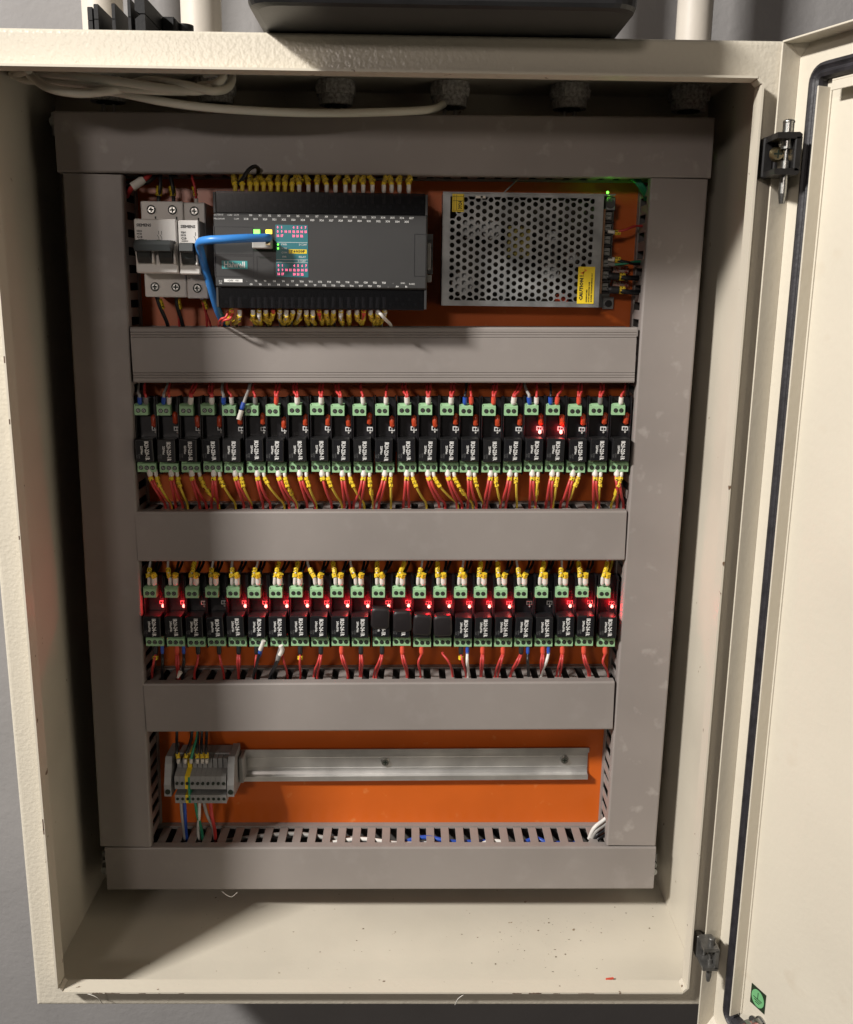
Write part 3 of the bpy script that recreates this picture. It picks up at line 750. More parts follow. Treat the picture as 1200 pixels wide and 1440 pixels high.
# ---- lower relay row, top side
G3 = 'wires above the lower relay row'
TP = [212,236.7,275,300,327,363,392.5,419,432.5,469,493,530,569,594,615,651.7,676,698.5,726.7,764.6,790,814,854.5]
for i in range(23):
    xl = R2T[i] - 1 - 2 * i / 22; xr = xl + 7.2
    a = at(xl, 822.5, 123); b_ = at(xl + (TP[i] - xl) * .1, 812.5, 122)
    t = at(TP[i], 789, 136); m1 = lerp(b_, t, .5) + Vector((0, -4, 0))
    mk = []
    for q_ in range(3 if i not in (1, 4) else 2):
        t0 = .02 + q_ * .34; j1 = Vector((R.uniform(-.6, .6), R.uniform(-.8, 0), 0)); fn = lambda u: (lerp(b_, m1, 2 * u) if u < .5 else lerp(m1, t, 2 * u - 1)); p = fn(t0 * .92); q2 = fn(t0 * .92 + .28)
        if q_ == 2 and i % 5 in (0, 3): continue
        mk.append((p + j1, q2 + j1, 2.3))
    wire('white wire with yellow markers, left lead above the %s relay, lower row' % ORD[i], (b_, a), 'ferr_w',
         [('wht', [b_ + Vector((0, 0, -1)), b_ + Vector((0, 0, 1)), m1, t, t + Vector((0, 6, 12))], 1.1)], G3, mk, 1.8)
    a = at(xr, 822.5, 122); b_ = at(xr, 812, 121.5); t = at(xr + 8 + R.uniform(-2, 3), 789, 146); m1 = lerp(b_, t, .45) + Vector((0, -2, 0))
    tl = R.uniform(-1.5, 1.5)
    ws = [('blk', [b_ + Vector((k * .6, 0, -1)), b_ + Vector((k * .9, 0, 1)), m1 + Vector((k * 1.2, 0, 0)), t + Vector((k * 1.8, 0, 0)), t + Vector((k, 4, 14))], 1.25) for k in (-1, 1)]
    if i == 22: ws = [('yel', ws[0][1], 1.2)]
    wire('twin black wire with wide white sleeve above the %s relay, lower row' % ORD[i] if i != 22 else 'yellow wire on the right lead of the last relay, lower row', (b_, a), 'ferr_w', ws, G3,
         [(b_ + Vector((-tl * .4, -.6, .2)), b_ + Vector((tl, -1.4, 4.2)), 2.9)], 2.6)

# ---- lower relay row, bottom side
G4 = 'wires below the lower relay row'
L2 = [(0,[(219,'ferr_k',['red'],212,1),(228.5,'ferr_b',['blk'],229,0)]),(1,[(249.5,'ferr_r',['red','red'],250,0),(258.5,'ferr_b',['blk'],259,0)]),(2,[(279,'ferr_k',['red'],275,0)]),(3,[(308.5,'ferr_k',['red'],314.5,0)]),
      (4,[(336,'ferr_k',['red','red'],335,0)]),(5,[(361,'ferr_k',['red'],357.5,0)]),(6,[(397,'ferr_k',['red'],404.5,0)]),(7,[(422.5,'ferr_k',['red'],421,1)]),(8,[(451.5,'ferr_k',['red','red'],445,0)]),
      (9,[(480.5,'ferr_r',['red','red'],489,0)]),(10,[(507.8,'ferr_k',['red','red'],509,0)]),(11,[(537.5,'ferr_k',['red','red'],529,0)]),(12,[(566,'ferr_r',['red','red'],573,0)]),(13,[(593,'ferr_r',['red'],592,0)]),
      (14,[(623,'red',['red'],638,0)]),(15,[(648.5,'ferr_k',['red'],655,1),(657.5,'ferr_b',['wht'],657,0)]),(16,[(678.8,'ferr_r',['red','red'],677,0)]),(17,[(707.5,'ferr_r',['red','red'],697,0)]),
      (18,[(733,'ferr_k',['red','red'],719,0),(742.5,'ferr_b',['blk'],742,0)]),(19,[(763.5,'ferr_r',['red','red'],761,0),(771.5,'ferr_b',['wht'],763,0)]),(20,[(791,'ferr_r',['red','red'],786,0)]),
      (21,[(821,'ferr_r',['red','red'],828,0)]),(22,[(851,'ferr_r',['red'],854,0)])]
for i, ls in L2:
    for (x, fc, wcs, xb, mkr) in ls:
        a = at(x, 908, 122); b_ = at(x, 920, 121); e = at(xb, 949, 134)
        side = (-4 if i in (13, 22) else 0) + (3 if i == 14 else 0)
        ws = []
        for j, wc in enumerate(wcs):
            of = Vector(((j - .5 * (len(wcs) - 1)) * 2.2, 0, 0)); wr = 1.5 if wc in ('wht', 'blk') else 1.15
            m1 = at(x + (xb - x) * .4 + side, 932, 118)
            ws.append((wc, [b_ + of * .4 + Vector((0, 0, 2)), b_ + of * .6, m1 + of, e + of + Vector((R.uniform(-1.5, 1.5), 0, 0)), e + of + Vector((0, 4, -24))], wr))
        mk = [(b_ + Vector((0, -.4, -1.5)), b_ + Vector((0, -.8, -5)), 2.6)] if mkr else None
        if fc == 'red': fc = None
        wire('%s%s wire%s under the %s relay module, lower row' % ('twin ' if len(wcs) > 1 else '', CN[wcs[0]], ' with %s sleeve' % CN[fc] if fc else ' without sleeve', ORD[i]), (a, b_), fc, ws, G4, mk, 2.3 if fc != 'ferr_b' else 1.7)
# two capped spare leads folded in front of the terminals
wire('spare black lead with blue and white end folded up under the sixth lower relay', (at(370, 903, 112), at(364, 924, 116)), 'ferr_b',
     [('blk', [at(365, 919, 114), at(362, 930, 116), at(359, 942, 126), at(357, 951, 134), at(357, 966, 138)], 1.5), ('ferr_w', [at(371, 901, 111), at(369, 907, 112), at(366, 914, 113)], 2.0)], G4, None, 1.9)
wire('spare thick black lead with grey and clear end under the seventh lower relay', (at(396, 910, 113), at(390, 930, 116)), 'ferr_g',
     [('blk', [at(391, 928, 115), at(387, 937, 120), at(381, 950, 132), at(379, 964, 138)], 1.9), ('ferr_w', [at(395, 908, 111), at(397, 914, 112), at(394, 921, 113)], 2.3)], G4, None, 2.3)
g = MB(); g.tube([at(250, 953, 120), at(254, 945, 119)], [1.0, 2.2], 8, 1)
tag(g.build('wire_tag', 'ferr_w', loc=at(250, 953, 120)), 'small white wire end lying by the second lower relay lead', 'tag')

# ---------------------------------------------------------------- circuit breakers
def breaker(label, x0, x1, poles, zt, lever):
    zc = at(230, 348, 95).z
    T = thing('circuit_breaker', label, 'circuit breaker', ((x0 + x1) / 2, 157, zc), 'circuit breakers')
    g = MB(); g.box(x0, x1, 112, 157, zc - 41 + zt, zc + 38 + zt, .8)
    xm = x1 - .6
    g.box(x0 + .1, xm, 88, 112.02, zc - 21.5 + zt, zc + 22 + zt, 1.0)
    g.build('body', 'mcb', T)
    for k in range(poles):
        xc = x0 + (k + .5) * 17.8
        for s in (1, -1):
            z = zc + zt + (31 if s > 0 else -32.5)
            h = MB(); h.k = 0; h.cyl((xc, 112.3, z), (xc, 111.6, z), 4.6, n=20); h.k = 2; h.cyl((xc, 111.6, z), (xc, 111.5, z), 3.9, n=20)
            h.k = 2; h.cyl((xc, 111.5, z), (xc, 111.3, z), 3.5, n=18); h.k = 1; h.cyl((xc, 111.3, z), (xc, 111.0, z), 2.6, n=18)
            h.k = 2; h.box(xc - 2.1, xc + 2.1, 110.85, 111.02, z - .6, z + .6); h.box(xc - .6, xc + .6, 110.8, 110.99, z - 2.1, z + 2.1)
            h.build('terminal_screw', ['mcb', 'screw', 'hole'], T)
            h = MB(); zz = z - s * 8; h.box(xc + 2.6, xc + 3.8, 111.75, 112.05, zz - 2.6, zz + 2.6)
            if s > 0: h.build('vent_slit', 'hole', T)
        # rocker recess and lever
        r = MB(); r.box(xc - 7.2, xc - 5.8, 84, 88.05, zc - 14 + zt, zc + 2 + zt, .6); r.box(xc + 5.6, xc + 7.4, 83, 88.05, zc - 14 + zt, zc + 2 + zt, .6)
        r.build('rocker_cheek', 'mcb', T)
        r = MB(); r.xprism([(88.1, zc - 13.5 + zt), (84, zc - 13.2 + zt), (80.5, zc - 9 + zt), (77.5, zc - 1 + zt), (77.5, zc + 3.5 + zt), (88.1, zc + 3.5 + zt)], xc - 5.5, xc + 5.3)
        lv = r.build('lever', 'lever', T)
        if poles == 1:
            r = MB(); r.xprism([(88, zc + 3.4 + zt), (75, zc + 3 + zt), (74, zc - 3 + zt), (77, zc - 4.5 + zt), (77.6, zc + zt)], xc - 5.5, xc + 5.3); r.build('lever_tip', 'lever', lv)
    if poles == 2:
        r = MB(); r.xprism([(88, zc + 4.8 + zt), (73, zc + 4.5 + zt), (70.5, zc + 1 + zt), (71.5, zc - 4 + zt), (76, zc - 4.5 + zt), (88, zc - 1 + zt)], x0 + 3.6, x1 - 2.6)
        r.build('tie_bar', 'lever', T)
        r = MB(); 
        for q_ in (.36, .68): r.box(x0 + 35 * q_ - 1.6, x0 + 35 * q_ + 1.6, 72.4, 73.2, zc + 3.1 + zt, zc + 4.7 + zt)
        r.build('tie_bar_notch', 'hole', T)
    Y = 87.85; L_ = dict(align='LEFT')
    text('SIEMENS', 2.9, 'dark_text', T, (x0 + 2.2, Y, zc + 16.8 + zt), bold=.10, fit=(12.2, 2.5), **L_)
    text('5SJ62' if poles == 2 else '5SJ61', 2.0, 'dark_text', T, (x0 + 2.2, Y, zc + 12.2 + zt), bold=.07, **L_)
    text('MCB', 2.0, 'dark_text', T, (x0 + 2.2, Y, zc + 9.9 + zt), bold=.07, **L_)
    text('C10', 2.6, 'dark_text', T, (x0 + 2.2, Y, zc + 7.4 + zt), bold=.12, **L_)
    text('~230/400V', 1.3, 'dark_text', T, (x0 + 2.2, Y, zc + 5.3 + zt), bold=.05, **L_)
    s = MB(); xs = x0 + (20 if poles == 2 else 14)
    for dx in ((0, 2.4) if poles == 2 else (0,)):
        s.box(xs + dx, xs + dx + .35, Y, Y + .1, zc + 9.6 + zt, zc + 12.5 + zt); s.box(xs + dx, xs + dx + .35, Y, Y + .1, zc + 5 + zt, zc + 7 + zt)
        s.add([(xs + dx - 1.2, Y, zc + 9.2 + zt), (xs + dx - .9, Y, zc + 9.4 + zt), (xs + dx + .4, Y, zc + 7.0 + zt), (xs + dx, Y, zc + 7.0 + zt)], [(0, 1, 2, 3)])
    s.build('switch_symbol', 'dark_text', T)
    return T
breaker('white double circuit breaker with wide joined grey lever, leftmost in the top bay', -202.2, -166.6, 2, .4, True)
breaker('white single circuit breaker with short grey lever, beside the blue network cable', -166.0, -148.2, 1, -.3, False)
# leads above and below the breakers
G5 = 'breaker leads'
for (x, mk, c, xt) in ((222, 1, 'blk', 226), (243, 1, 'blk', 240), (275, 2, 'red', 270)):
    p = at(x, 284, 125); a = p + Vector((0, 4, 3)); t = at(xt, 246, 130)
    wire('%s lead with yellow marker going up from the %s breaker terminal' % (CN[c], {222: 'first', 243: 'second', 275: 'third'}[x]), (a, p + Vector((0, 4, -4))), 'ferr_w' if c == 'red' else 'ferr_k',
         [(c, [a, lerp(a, t, .5) + Vector((1, -2, 0)), t, t + Vector((0, 2, 14))], 1.7 if c == 'blk' else 1.1)], G5, [(lerp(a, t, .12), lerp(a, t, .52), 2.7 if c == 'blk' else 1.9)], 1.7)
for (x, c, xt) in ((220, 'blk', 236), (247, 'blk', 257), (283, 'red', 296)):
    p = at(x, 415, 125); a = p + Vector((0, 3, 2)); t = at(xt, 457, 134)
    wire('%s lead with yellow marker hanging under the %s breaker terminal' % (CN[c], {220: 'first', 247: 'second', 283: 'third'}[x]), (a, a + Vector((0, 0, -6))), 'ferr_k' if c == 'blk' else 'ferr_w',
         [(c, [a + Vector((0, 0, -5)), lerp(a, t, .45) + Vector((-1, -2, 0)), t, t + Vector((1, 3, -16))], 1.7 if c == 'blk' else 1.0)] + ([('red', [a + Vector((1.5, 0, -5)), lerp(a, t, .45), t + Vector((-3, 0, 0)), t + Vector((-3, 3, -16))], 1.0)] if x != 220 else []), G5,
         [(lerp(a, t, .2), lerp(a, t, .5), 2.5)], 2.0)
wire('white tagged red and black cables slanting out of the left duct in the top corner', (at(186, 263, 120), at(203, 252, 122)), 'ferr_w',
     [('red', [at(178, 276, 140), at(186, 264, 124), at(204, 252, 124), at(216, 244, 136)], 2.2), ('blk', [at(178, 268, 142), at(188, 258, 130), at(206, 256, 126), at(224, 244, 136)], 2.2)], G5, None, 3.6)

# ---------------------------------------------------------------- controller
PX0, PX1, PZ0, PZ1, PY = -135.8, 40.0, 606.0, 700.4, 82.0
plc = thing('logic_controller', 'dark grey programmable controller with teal status panel and see-through terminal covers', 'controller', (-48, 157, 650))
g = MB(); g.box(PX0, PX1, 96, 157, PZ0 + 1, PZ1 - 1, .8); g.box(PX0 + .3, PX1 - .3, PY, 96.02, 623.5, 682.5, 1.2)
g.box(PX0 + .2, PX0 + 2.2, 84, 96, PZ0 + 1.2, 623.3, .3); g.box(PX1 - 2.2, PX1 - .2, 84, 96, PZ0 + 1.2, 623.3, .3)
g.box(PX0 + .2, PX0 + 2.2, 84, 96, 682.7, PZ1 - 1.2, .3); g.box(PX1 - 2.2, PX1 - .2, 84, 96, 682.7, PZ1 - 1.2, .3)
g.build('housing', 'plc', plc)
for z0, z1, nm in ((682.8, PZ1 - .4, 1), (PZ0 + .4, 623.2, 0)):
    c = MB(); c.box(PX0 + 2.4, PX1 - 2.4, 84.2, 85.2, z0, z1, .3); c.build('terminal_cover', 'smoke', plc)
    tb = MB(); zc = z0 + 9
    for k in range(32): tb.box(PX0 + 5 + k * 5.3, PX0 + 9.6 + k * 5.3, 89, 95.9, z0 + 2.2, z1 - 2.4, .3)
    tbo = tb.build('terminal_strip', 'plc_dk', plc)
    s = MB()
    for k in range(32): s.cyl((PX0 + 7.3 + k * 5.3, 88.9, zc + (k % 2) * 4 - (2 if nm else 4)), (PX0 + 7.3 + k * 5.3, 88.4, zc + (k % 2) * 4 - (2 if nm else 4)), 1.5, n=8)
    s.build('terminal_screws', 'screw', tbo)
# fascia seams and doors
def frame(name, x0, x1, z0, z1, m='plc_dk', wd=.55, y=PY):
    f = MB()
    for a, b2, c, d in ((x0, x1, z1 - wd, z1), (x0, x1, z0, z0 + wd), (x0, x0 + wd, z0 + wd, z1 - wd), (x1 - wd, x1, z0 + wd, z1 - wd)): f.box(a, b2, y - .12, y + .3, c, d)
    return f.build(name, m, plc)
p = lambda x, y: at(x or 340, y or 350, PY)
frame('port_door', p(300, 322).x, p(357, 360).x, p(300, 358).z, p(300, 318).z)
frame('brand_door', p(300, 322).x, p(357, 360).x, p(300, 389).z, p(300, 359).z)
frame('battery_door', p(361, 360).x, p(386, 360).x, p(300, 389).z, p(300, 359.5).z)
frame('expansion_door', p(583, 322).x, p(600, 360).x, p(590, 389).z, p(590, 329).z)
g = MB(); g.box(p(365, 0).x, p(382, 0).x, PY - .3, PY + .1, p(0, 362.5).z, p(0, 361.3).z); g.build('latch_slot', 'hole', plc)
g = MB(); g.box(PX1 - .1, PX1 + 3, 100, 140, 640, 662, .5); g.box(PX1 - .1, PX1 + 4, 100, 140, 630, 636, .5); g.build('side_connector', 'tb', plc)
g = MB(); a, b2 = p(387.5, 316), p(434, 390)
g.box(a.x, b2.x, PY - .25, PY + .1, b2.z, a.z); sc = g.build('status_panel', 'teal', plc)
W_ = b2.x - a.x; H_ = a.z - b2.z
def srow(strs, zf, m='pink', sz=2.5):
    for c, s in strs:
        o = text(s, sz, m, plc, (a.x + W_ * (.07 + c * .123), PY - .35, a.z - H_ * zf), bold=.17, sx=.85, name='status_digit'); 
SB = .16
srow([(0, '0'), (1, '1'), (4, '4'), (5, '5'), (6, '6'), (7, '7')], .05)
srow([(0, '8'), (1, '9'), (2, '10'), (3, '11'), (4, '12'), (5, '13'), (6, '14'), (7, '15')], .13)
srow([(0, '16'), (1, '17'), (4, '20'), (5, '21'), (6, '22')], .21)
srow([(0, '0'), (1, '1'), (4, '4'), (5, '5'), (6, '6'), (7, '7')], .78)
srow([(0, '8'), (1, '9'), (2, '10'), (3, '11'), (4, '12'), (5, '13'), (6, '14'), (7, '15')], .865)
srow([(0, '16'), (1, '17'), (4, '20'), (5, '21'), (6, '22')], .945)
for s, xf, zf in (('PWR', .26, .375), ('RUN', .26, .45), ('COM', .26, .53), ('ERR', .26, .61), ('DC24V', .84, .375), ('RELAY', .82, .61), ('DC24V', .80, .69)):
    text(s, 2.1, 'white_text', plc, (a.x + W_ * xf, PY - .35, a.z - H_ * zf))
g = MB()
for zf in (.33, .66, .715): g.box(a.x + .4, b2.x - .4, PY - .32, PY - .26, a.z - H_ * zf, a.z - H_ * zf - .25)
g.build('panel_line', 'white_text', plc)
g = MB(); g.box(a.x + W_ * .40, a.x + W_ * .96, PY - .4, PY - .26, a.z - H_ * .545, a.z - H_ * .465); g.build('model_label', 'yl', plc)
text('T60S0P', 2.7, 'dark_text', plc, (a.x + W_ * .68, PY - .5, a.z - H_ * .505), bold=.10, fit=(12.5, 2.3))
for zf in (.375, .45):
    g = MB(); g.sphere((a.x + W_ * .07, PY - .3, a.z - H_ * zf), .7, 8, 6); g.build('status_lamp', 'led_g', plc)
g = MB(); g.box(p(312, 366.5).x, p(348, 366).x, PY - .25, PY + .1, p(312, 378).z, p(312, 366.5).z); g.build('brand_badge', 'teal2', plc)
text('Haiwell', 6.3, 'white_text', plc, ((p(313, 372).x + p(347, 372).x) / 2, PY - .4, p(330, 372.5).z), bold=.13, fit=(17.2, 4.9))
# legends
tz1, tz2 = p(400, 303.5).z, p(400, 308.8).z
text('OUTPUT', 2.0, 'white_text', plc, (p(302.5, 0).x, PY - .2, tz1), align='LEFT'); text('+24V  OUT', 2.0, 'white_text', plc, (p(321, 0).x, PY - .2, tz1), align='LEFT')
text('Max.200mA', 1.8, 'white_text', plc, (p(302.5, 0).x, PY - .2, tz2), align='LEFT'); text('COM', 1.8, 'white_text', plc, (p(334, 0).x, PY - .2, tz2))
for k in range(18):
    text('X%d' % k, 2.1, 'white_text', plc, (p(354 + k * 13.2, 0).x, PY - .2, tz1 - .03 * k), bold=.05)
    text('X%d' % (k + 18), 2.1, 'white_text', plc, (p(347.5 + k * 13.2, 0).x, PY - .2, tz2 - .03 * k), bold=.05)
bz1, bz2 = p(400, 395.5).z, p(400, 400.5).z
text('DC\nIN', 2.0, 'white_text', plc, (p(309, 0).x, PY - .2, (bz1 + bz2) / 2))
g = MB(); g.box(p(314, 0).x, p(340, 0).x, PY - .25, PY + .1, bz1 - 1.3, bz1 + 1.3); g.build('supply_label', 'white_text', plc)
text('+24V   0V-', 2.2, 'dark_text', plc, (p(327, 0).x, PY - .4, bz1))
for k, s in enumerate(['.', 'Y2', 'Y3', 'C4', 'Y6', 'Y7', 'Y10', 'Y11', 'C12', 'Y14', 'Y15', 'Y18', 'Y19', 'C20', 'Y22', 'Y23', '.']):
    text(s, 2.0, 'white_text', plc, (p(346 + k * 12.95, 0).x, PY - .2, bz1 - .02 * k), bold=.07)
for k, s in enumerate(['C0', 'Y0', 'Y1', 'Y4', 'Y5', 'C8', 'Y8', 'Y9', 'Y12', 'Y13', 'C16', 'Y16', 'Y17', 'Y20', 'Y21', '.', 'A+', 'B-']):
    text(s, 2.0, 'white_text', plc, (p(352 + k * 12.95, 0).x, PY - .2, bz2 - .02 * k), bold=.07)
text('GND', 1.8, 'white_text', plc, (p(567, 0).x, PY - .2, bz1 - .4)); text('RS485', 1.9, 'white_text', plc, (p(580, 0).x, PY - .2, bz1 - 1.0))
# network socket, plug and cable
a, b2 = p(356, 322), p(385, 352)
g = MB(); g.box(a.x, b2.x, PY - .3, PY + .2, b2.z - 1, a.z - .5, .2); soc = g.build('network_socket', 'hole', plc)
for xx, mt in ((p(362, 0).x, 'led_g'), (p(379, 0).x, 'led_y')):
    g = MB(); g.box(xx - 2.6, xx + 2.6, PY - .7, PY - .31, p(0, 328.5).z, p(0, 322.5).z, .3); g.build('socket_lamp', mt, soc)
lan = thing('network_cable', 'bright blue network cable looping from the controller socket down into the duct', 'cable', p(372, 336))
g = MB(); g.box(p(358, 0).x, p(384, 0).x, 70, 81.6, p(0, 350).z, p(0, 334).z, .8)
pg = g.build('plug', 'led_off', lan)
g = MB(); g.box(p(377, 0).x, p(383, 0).x, 69.4, 69.9, p(0, 345).z, p(0, 330).z); g.build('plug_clip', 'brass', lan)
g = MB(); Y_ = 61
g.tube([at(378, 334, 70), at(370, 334.5, 64), at(345, 335, 56), at(315, 336.5, 52), at(294, 337.5, 54), at(281, 341, 64), at(282, 352, 78), at(289, 378, 92), at(297, 405, 100), at(306, 435, 112), at(314, 452, 124), at(319, 462, 130), at(322, 476, 138)], 3.3, 14, 8)
g.build('jacket', 'lan', lan)
# controller wires, top and bottom
G6 = 'wires into the top of the controller'; G7 = 'wires under the controller'
TXS = [331, 341, 352, 361, 371, 381, 391, 401, 411, 421, 434, 446, 459.5, 472, 486, 498, 511, 524, 540, 551, 562, 575]
for k, x in enumerate(TXS):
    a = at(x, 271, 93); b2 = at(x, 260, 93); t = at(x + R.uniform(-3, 5), 249, 127); m1 = lerp(b2, t, .5) + Vector((R.uniform(-1, 1), -3, 0))
    c = 'red' if k == 0 else 'wht' if k < 17 else 'yel'
    mk = [(b2 + Vector((0, -.4, .3)), lerp(b2, m1, .95) + Vector((R.uniform(-.8, .8), -1.5, 0)), 2.5 if k < 10 else 2.1),
          (lerp(b2, t, .50) + Vector((R.uniform(-2, 2), -2.5, 0)), lerp(b2, t, .95) + Vector((R.uniform(-2, 2), -1.5, 1)), 2.3)]
    wire('yellow-marked lead in the %s position from left along the top of the controller' % (ORD[k] if k < 22 else ''), (b2, a), 'ferr_w' if k > 8 else 'yel',
         [(c, [b2, m1, t, t + Vector((0, 4, 14))], 1.1)] + ([('blk', [b2 + Vector((2, 0, 0)), at(341, 252, 96), at(350, 239, 100), at(359, 234, 106), at(364, 239, 114), at(360, 246, 122)], 1.7)] if k == 0 else []), G6, mk, 1.8)
g = MB()
for k, x in enumerate(TXS): g.cyl(at(x, 287, 87.3), at(x, 272, 87.3), 1.4, n=8)
BXS = [326, 337, 356, 365, 374, 384, 394, 403, 412, 422, 431, 440, 449, 459, 469, 480, 491, 502, 512, 522, 531, 541]
for k, x in enumerate(BXS): g.cyl(at(x, 433, 87), at(x + R.uniform(-1, 1), 418, 87), 1.7, n=8)
g.build('inserted_ferrules', 'ferr_w', plc)
for k, x in enumerate(BXS):
    a = at(x, 436, 92); ln = R.choice((442, 444, 446)); b2 = at(x + R.uniform(-1, 1), ln, 92); dx = R.uniform(-5, 5); t = at(x + dx, 456, 128)
    red = k in (0, 5, 12, 18); m1 = lerp(b2, t, .5) + Vector((0, -4, 0))
    mk = [(lerp(a, b2, .1 if not k % 3 else .7) + Vector((0, -1.2, 0)), lerp(b2, t, .45) + Vector((R.uniform(-1, 1), -2.5, 0)), 2.2),
          (lerp(b2, t, .35) + Vector((R.uniform(-2, 2), -3, 0)), lerp(b2, t, .9) + Vector((R.uniform(-3, 3), -3, 0)), 2.2)]
    wire('%s lead with yellow markers, %s from left along the bottom of the controller' % ('red' if red else 'white', ORD[k]), (a, b2), 'ferr_r' if red else 'ferr_w',
         [('red' if red else 'wht', [b2, m1, t, t + Vector((0, 6, -14))], 1.1)], G7, mk, 1.9)
g = MB(); g.tube([at(531, 437, 90), at(537, 443, 88), at(543, 450, 94), at(549, 456, 118), at(552, 464, 128)], 1.5, 8)
tag(g.build('wire', 'wht', loc=at(531, 437, 90)), 'bare white lead slanting right, last one under the controller', 'wire')
g = MB(); g.tube([at(322, 437, 96), at(318, 446, 94), at(311, 449, 96), at(308, 456, 120), at(310, 466, 130)], 1.1, 8)
g.tube([at(328, 437, 96), at(324, 448, 93), at(314, 451, 96), at(312, 458, 122), at(312, 466, 130)], 1.1, 8)
tag(g.build('wire', 'red', loc=at(322, 437, 96)), 'pair of red wires curling left under the controller beside the blue cable', 'wire')

# ---------------------------------------------------------------- power supply
psu = thing('power_supply', 'perforated metal power supply with yellow caution label and green glow', 'power supply', (122, 165, 658))
SX0, SX1, SZ0, SZ1, SY = 53.5, 192.5, 610.2, 706.0, 127.0
g = MB(); g.box(SX0, SX1, 163.4, 164.9, SZ0, SZ1); g.box(SX0, SX0 + 1.2, SY, 163.3, SZ0, SZ1); g.box(SX0 + 1.3, SX1 + 10, SY - .6, 163.3, SZ1 - 1.2, SZ1, .2)
g.box(SX0 + 1.3, SX1 - 1.3, SY, 163.3, SZ0, SZ0 + 1.2); g.box(SX1, SX1 + 16, 160, 163.3, SZ0 - .5, SZ1, .3)
g.build('case', 'zinc', psu)
# perforated cover from ring-shaped cells on a hexagonal lattice
g = MB(); pz = 6.35; pc = pz * .866; rr = 2.15; hx0, hz0 = SX0 + 8.5, SZ0 + 7.0; ncol, nrow = 23, 14; hr = pz / sqrt(3)
def cell(cx, cz):
    o = []; i_ = []
    for k in range(12):
        t = k * pi / 6; ap = hr * cos(pi / 6) / cos(((t + pi / 6) % (pi / 3)) - pi / 6) if True else 0
        # flat-top hexagon: vertices at 0,60..; radius by angle
        tt = (t % (pi / 3)) - pi / 6; ap = hr * cos(pi / 6) / cos(tt)
        o.append((cx + ap * cos(t), SY, cz + ap * sin(t))); i_.append((cx + rr * cos(t), SY, cz + rr * sin(t)))
    ib = [(x, SY + .9, z) for x, y, z in i_]
    vs = o + i_ + ib
    g.add(vs, [(k, (k + 1) % 12, 12 + (k + 1) % 12, 12 + k) for k in range(12)] + [(12 + k, 12 + (k + 1) % 12, 24 + (k + 1) % 12, 24 + k) for k in range(12)])
for c_ in range(ncol):
    for r_ in range(nrow):
        cx = hx0 + c_ * pc; cz = hz0 + r_ * pz + (pz / 2 if c_ % 2 else 0)
        if cz > SZ1 - 5 or cx > SX1 - 4.5: continue
        if cx < SX0 + 9 and cz > SZ1 - 21: continue
        cell(cx, cz)
hx1 = hx0 + (ncol - 1) * pc; hz1 = hz0 + (nrow - 1) * pz + pz / 2
e = .35
g.box(SX0, hx0 - hr + 1.6, SY + .15, SY + .9, SZ0, SZ1 - 1.3); g.box(hx1 + hr - 2.1, SX1, SY + .15, SY + .9, SZ0, SZ1 - 1.3)
g.box(hx0 - hr + 1.6, hx1 + hr - 2.1, SY + .15, SY + .9, SZ0, hz0 - pz / 2 + .8); g.box(hx0 - hr + 1.6, hx1 + hr - 2.1, SY + .15, SY + .9, hz1 + pz / 2 - 1.2 - 2.6, SZ1 - 1.3)
cv = g.build('perforated_cover', 'zinc', psu)
g = MB(); g.box(SX0 + 1.4, SX1 - .4, 159, 161, SZ0 + 1.5, SZ1 - 1.5); g.build('circuit_board', 'pcb_br', psu)
q2 = at(730, 340, 131); g = MB(); g.box(q2.x - 11, q2.x + 11, 131, 158, q2.z - 13, q2.z + 13, 1.5); g.build('transformer', 'trafo', psu)
for (x, z, r_, m_) in ((78, 676, 9, 'cap'), (96, 676, 9, 'cap'), (72, 630, 10, 'cap'), (150, 640, 8, 'cap'), (168, 652, 6, 'cap'), (150, 670, 6, 'cap')):
    g = MB(); g.cyl((x, 158, z), (x, 133, z), r_, n=20); g.k = 1; g.cyl((x, 133, z), (x, 132.6, z), r_ - 1, n=20); g.build('capacitor', [m_, 'zinc'], psu)
g = MB(); g.box(152, 155, 131, 158, 640, 690, .3); g.build('heat_sink', 'zinc', psu)
g = MB(); g.box(108, 111, 131, 158, 615, 640, .3); g.build('heat_sink', 'zinc', psu)
g = MB(); g.cyl((162, 158, 617), (162, 134, 617), 5, n=14); g.build('coil', 'resist', psu)
q2 = at(826.5, 401, SY); g = MB()
g.box(at(812.5, 400, SY).x, at(836, 400, SY).x, SY - .35, SY - .1, at(820, 427, SY).z, at(820, 375, SY).z); g.build('caution_label', 'yl', psu)
zl, zh = at(820, 427, SY).z, at(820, 375, SY).z; xl = at(812.5, 400, SY).x
text('CAUTION !', 4.7, 'dark_text', psu, (xl + 3.4, SY - .5, zl + 13.6), rot=-pi / 2, bold=.26, fit=(21.5, 3.7))
for k, s in enumerate(('HAZARDOUS AREA', 'DO NOT REMOVE THIS COVER', 'QUALIFIED TECHNICIAN SERVICE ONLY')):
    text(s, 1.5, 'dark_text', psu, (xl + 8.2 + k * 2.1, SY - .5, zl + 1.3), rot=-pi / 2, align='LEFT', bold=.07, fit=((11, 1.3), (17.5, 1.3), (25, 1.3))[k])
g = MB(); zb_ = zh - 4; x_ = xl + 4.2
g.add([(x_ - 2.4, SY - .5, zb_ - 1.3), (x_ + 1.6, SY - .5, zb_ + .3), (x_ + .9, SY - .5, zb_ + 2.6), (x_ + 3.6, SY - .5, zb_ + .5), (x_ - .2, SY - .5, zb_ - .9), (x_ + .4, SY - .5, zb_ - 2.8)], [(0, 1, 5), (1, 2, 3), (1, 3, 4), (1, 4, 5)])
g.build('lightning_mark', 'org', psu)
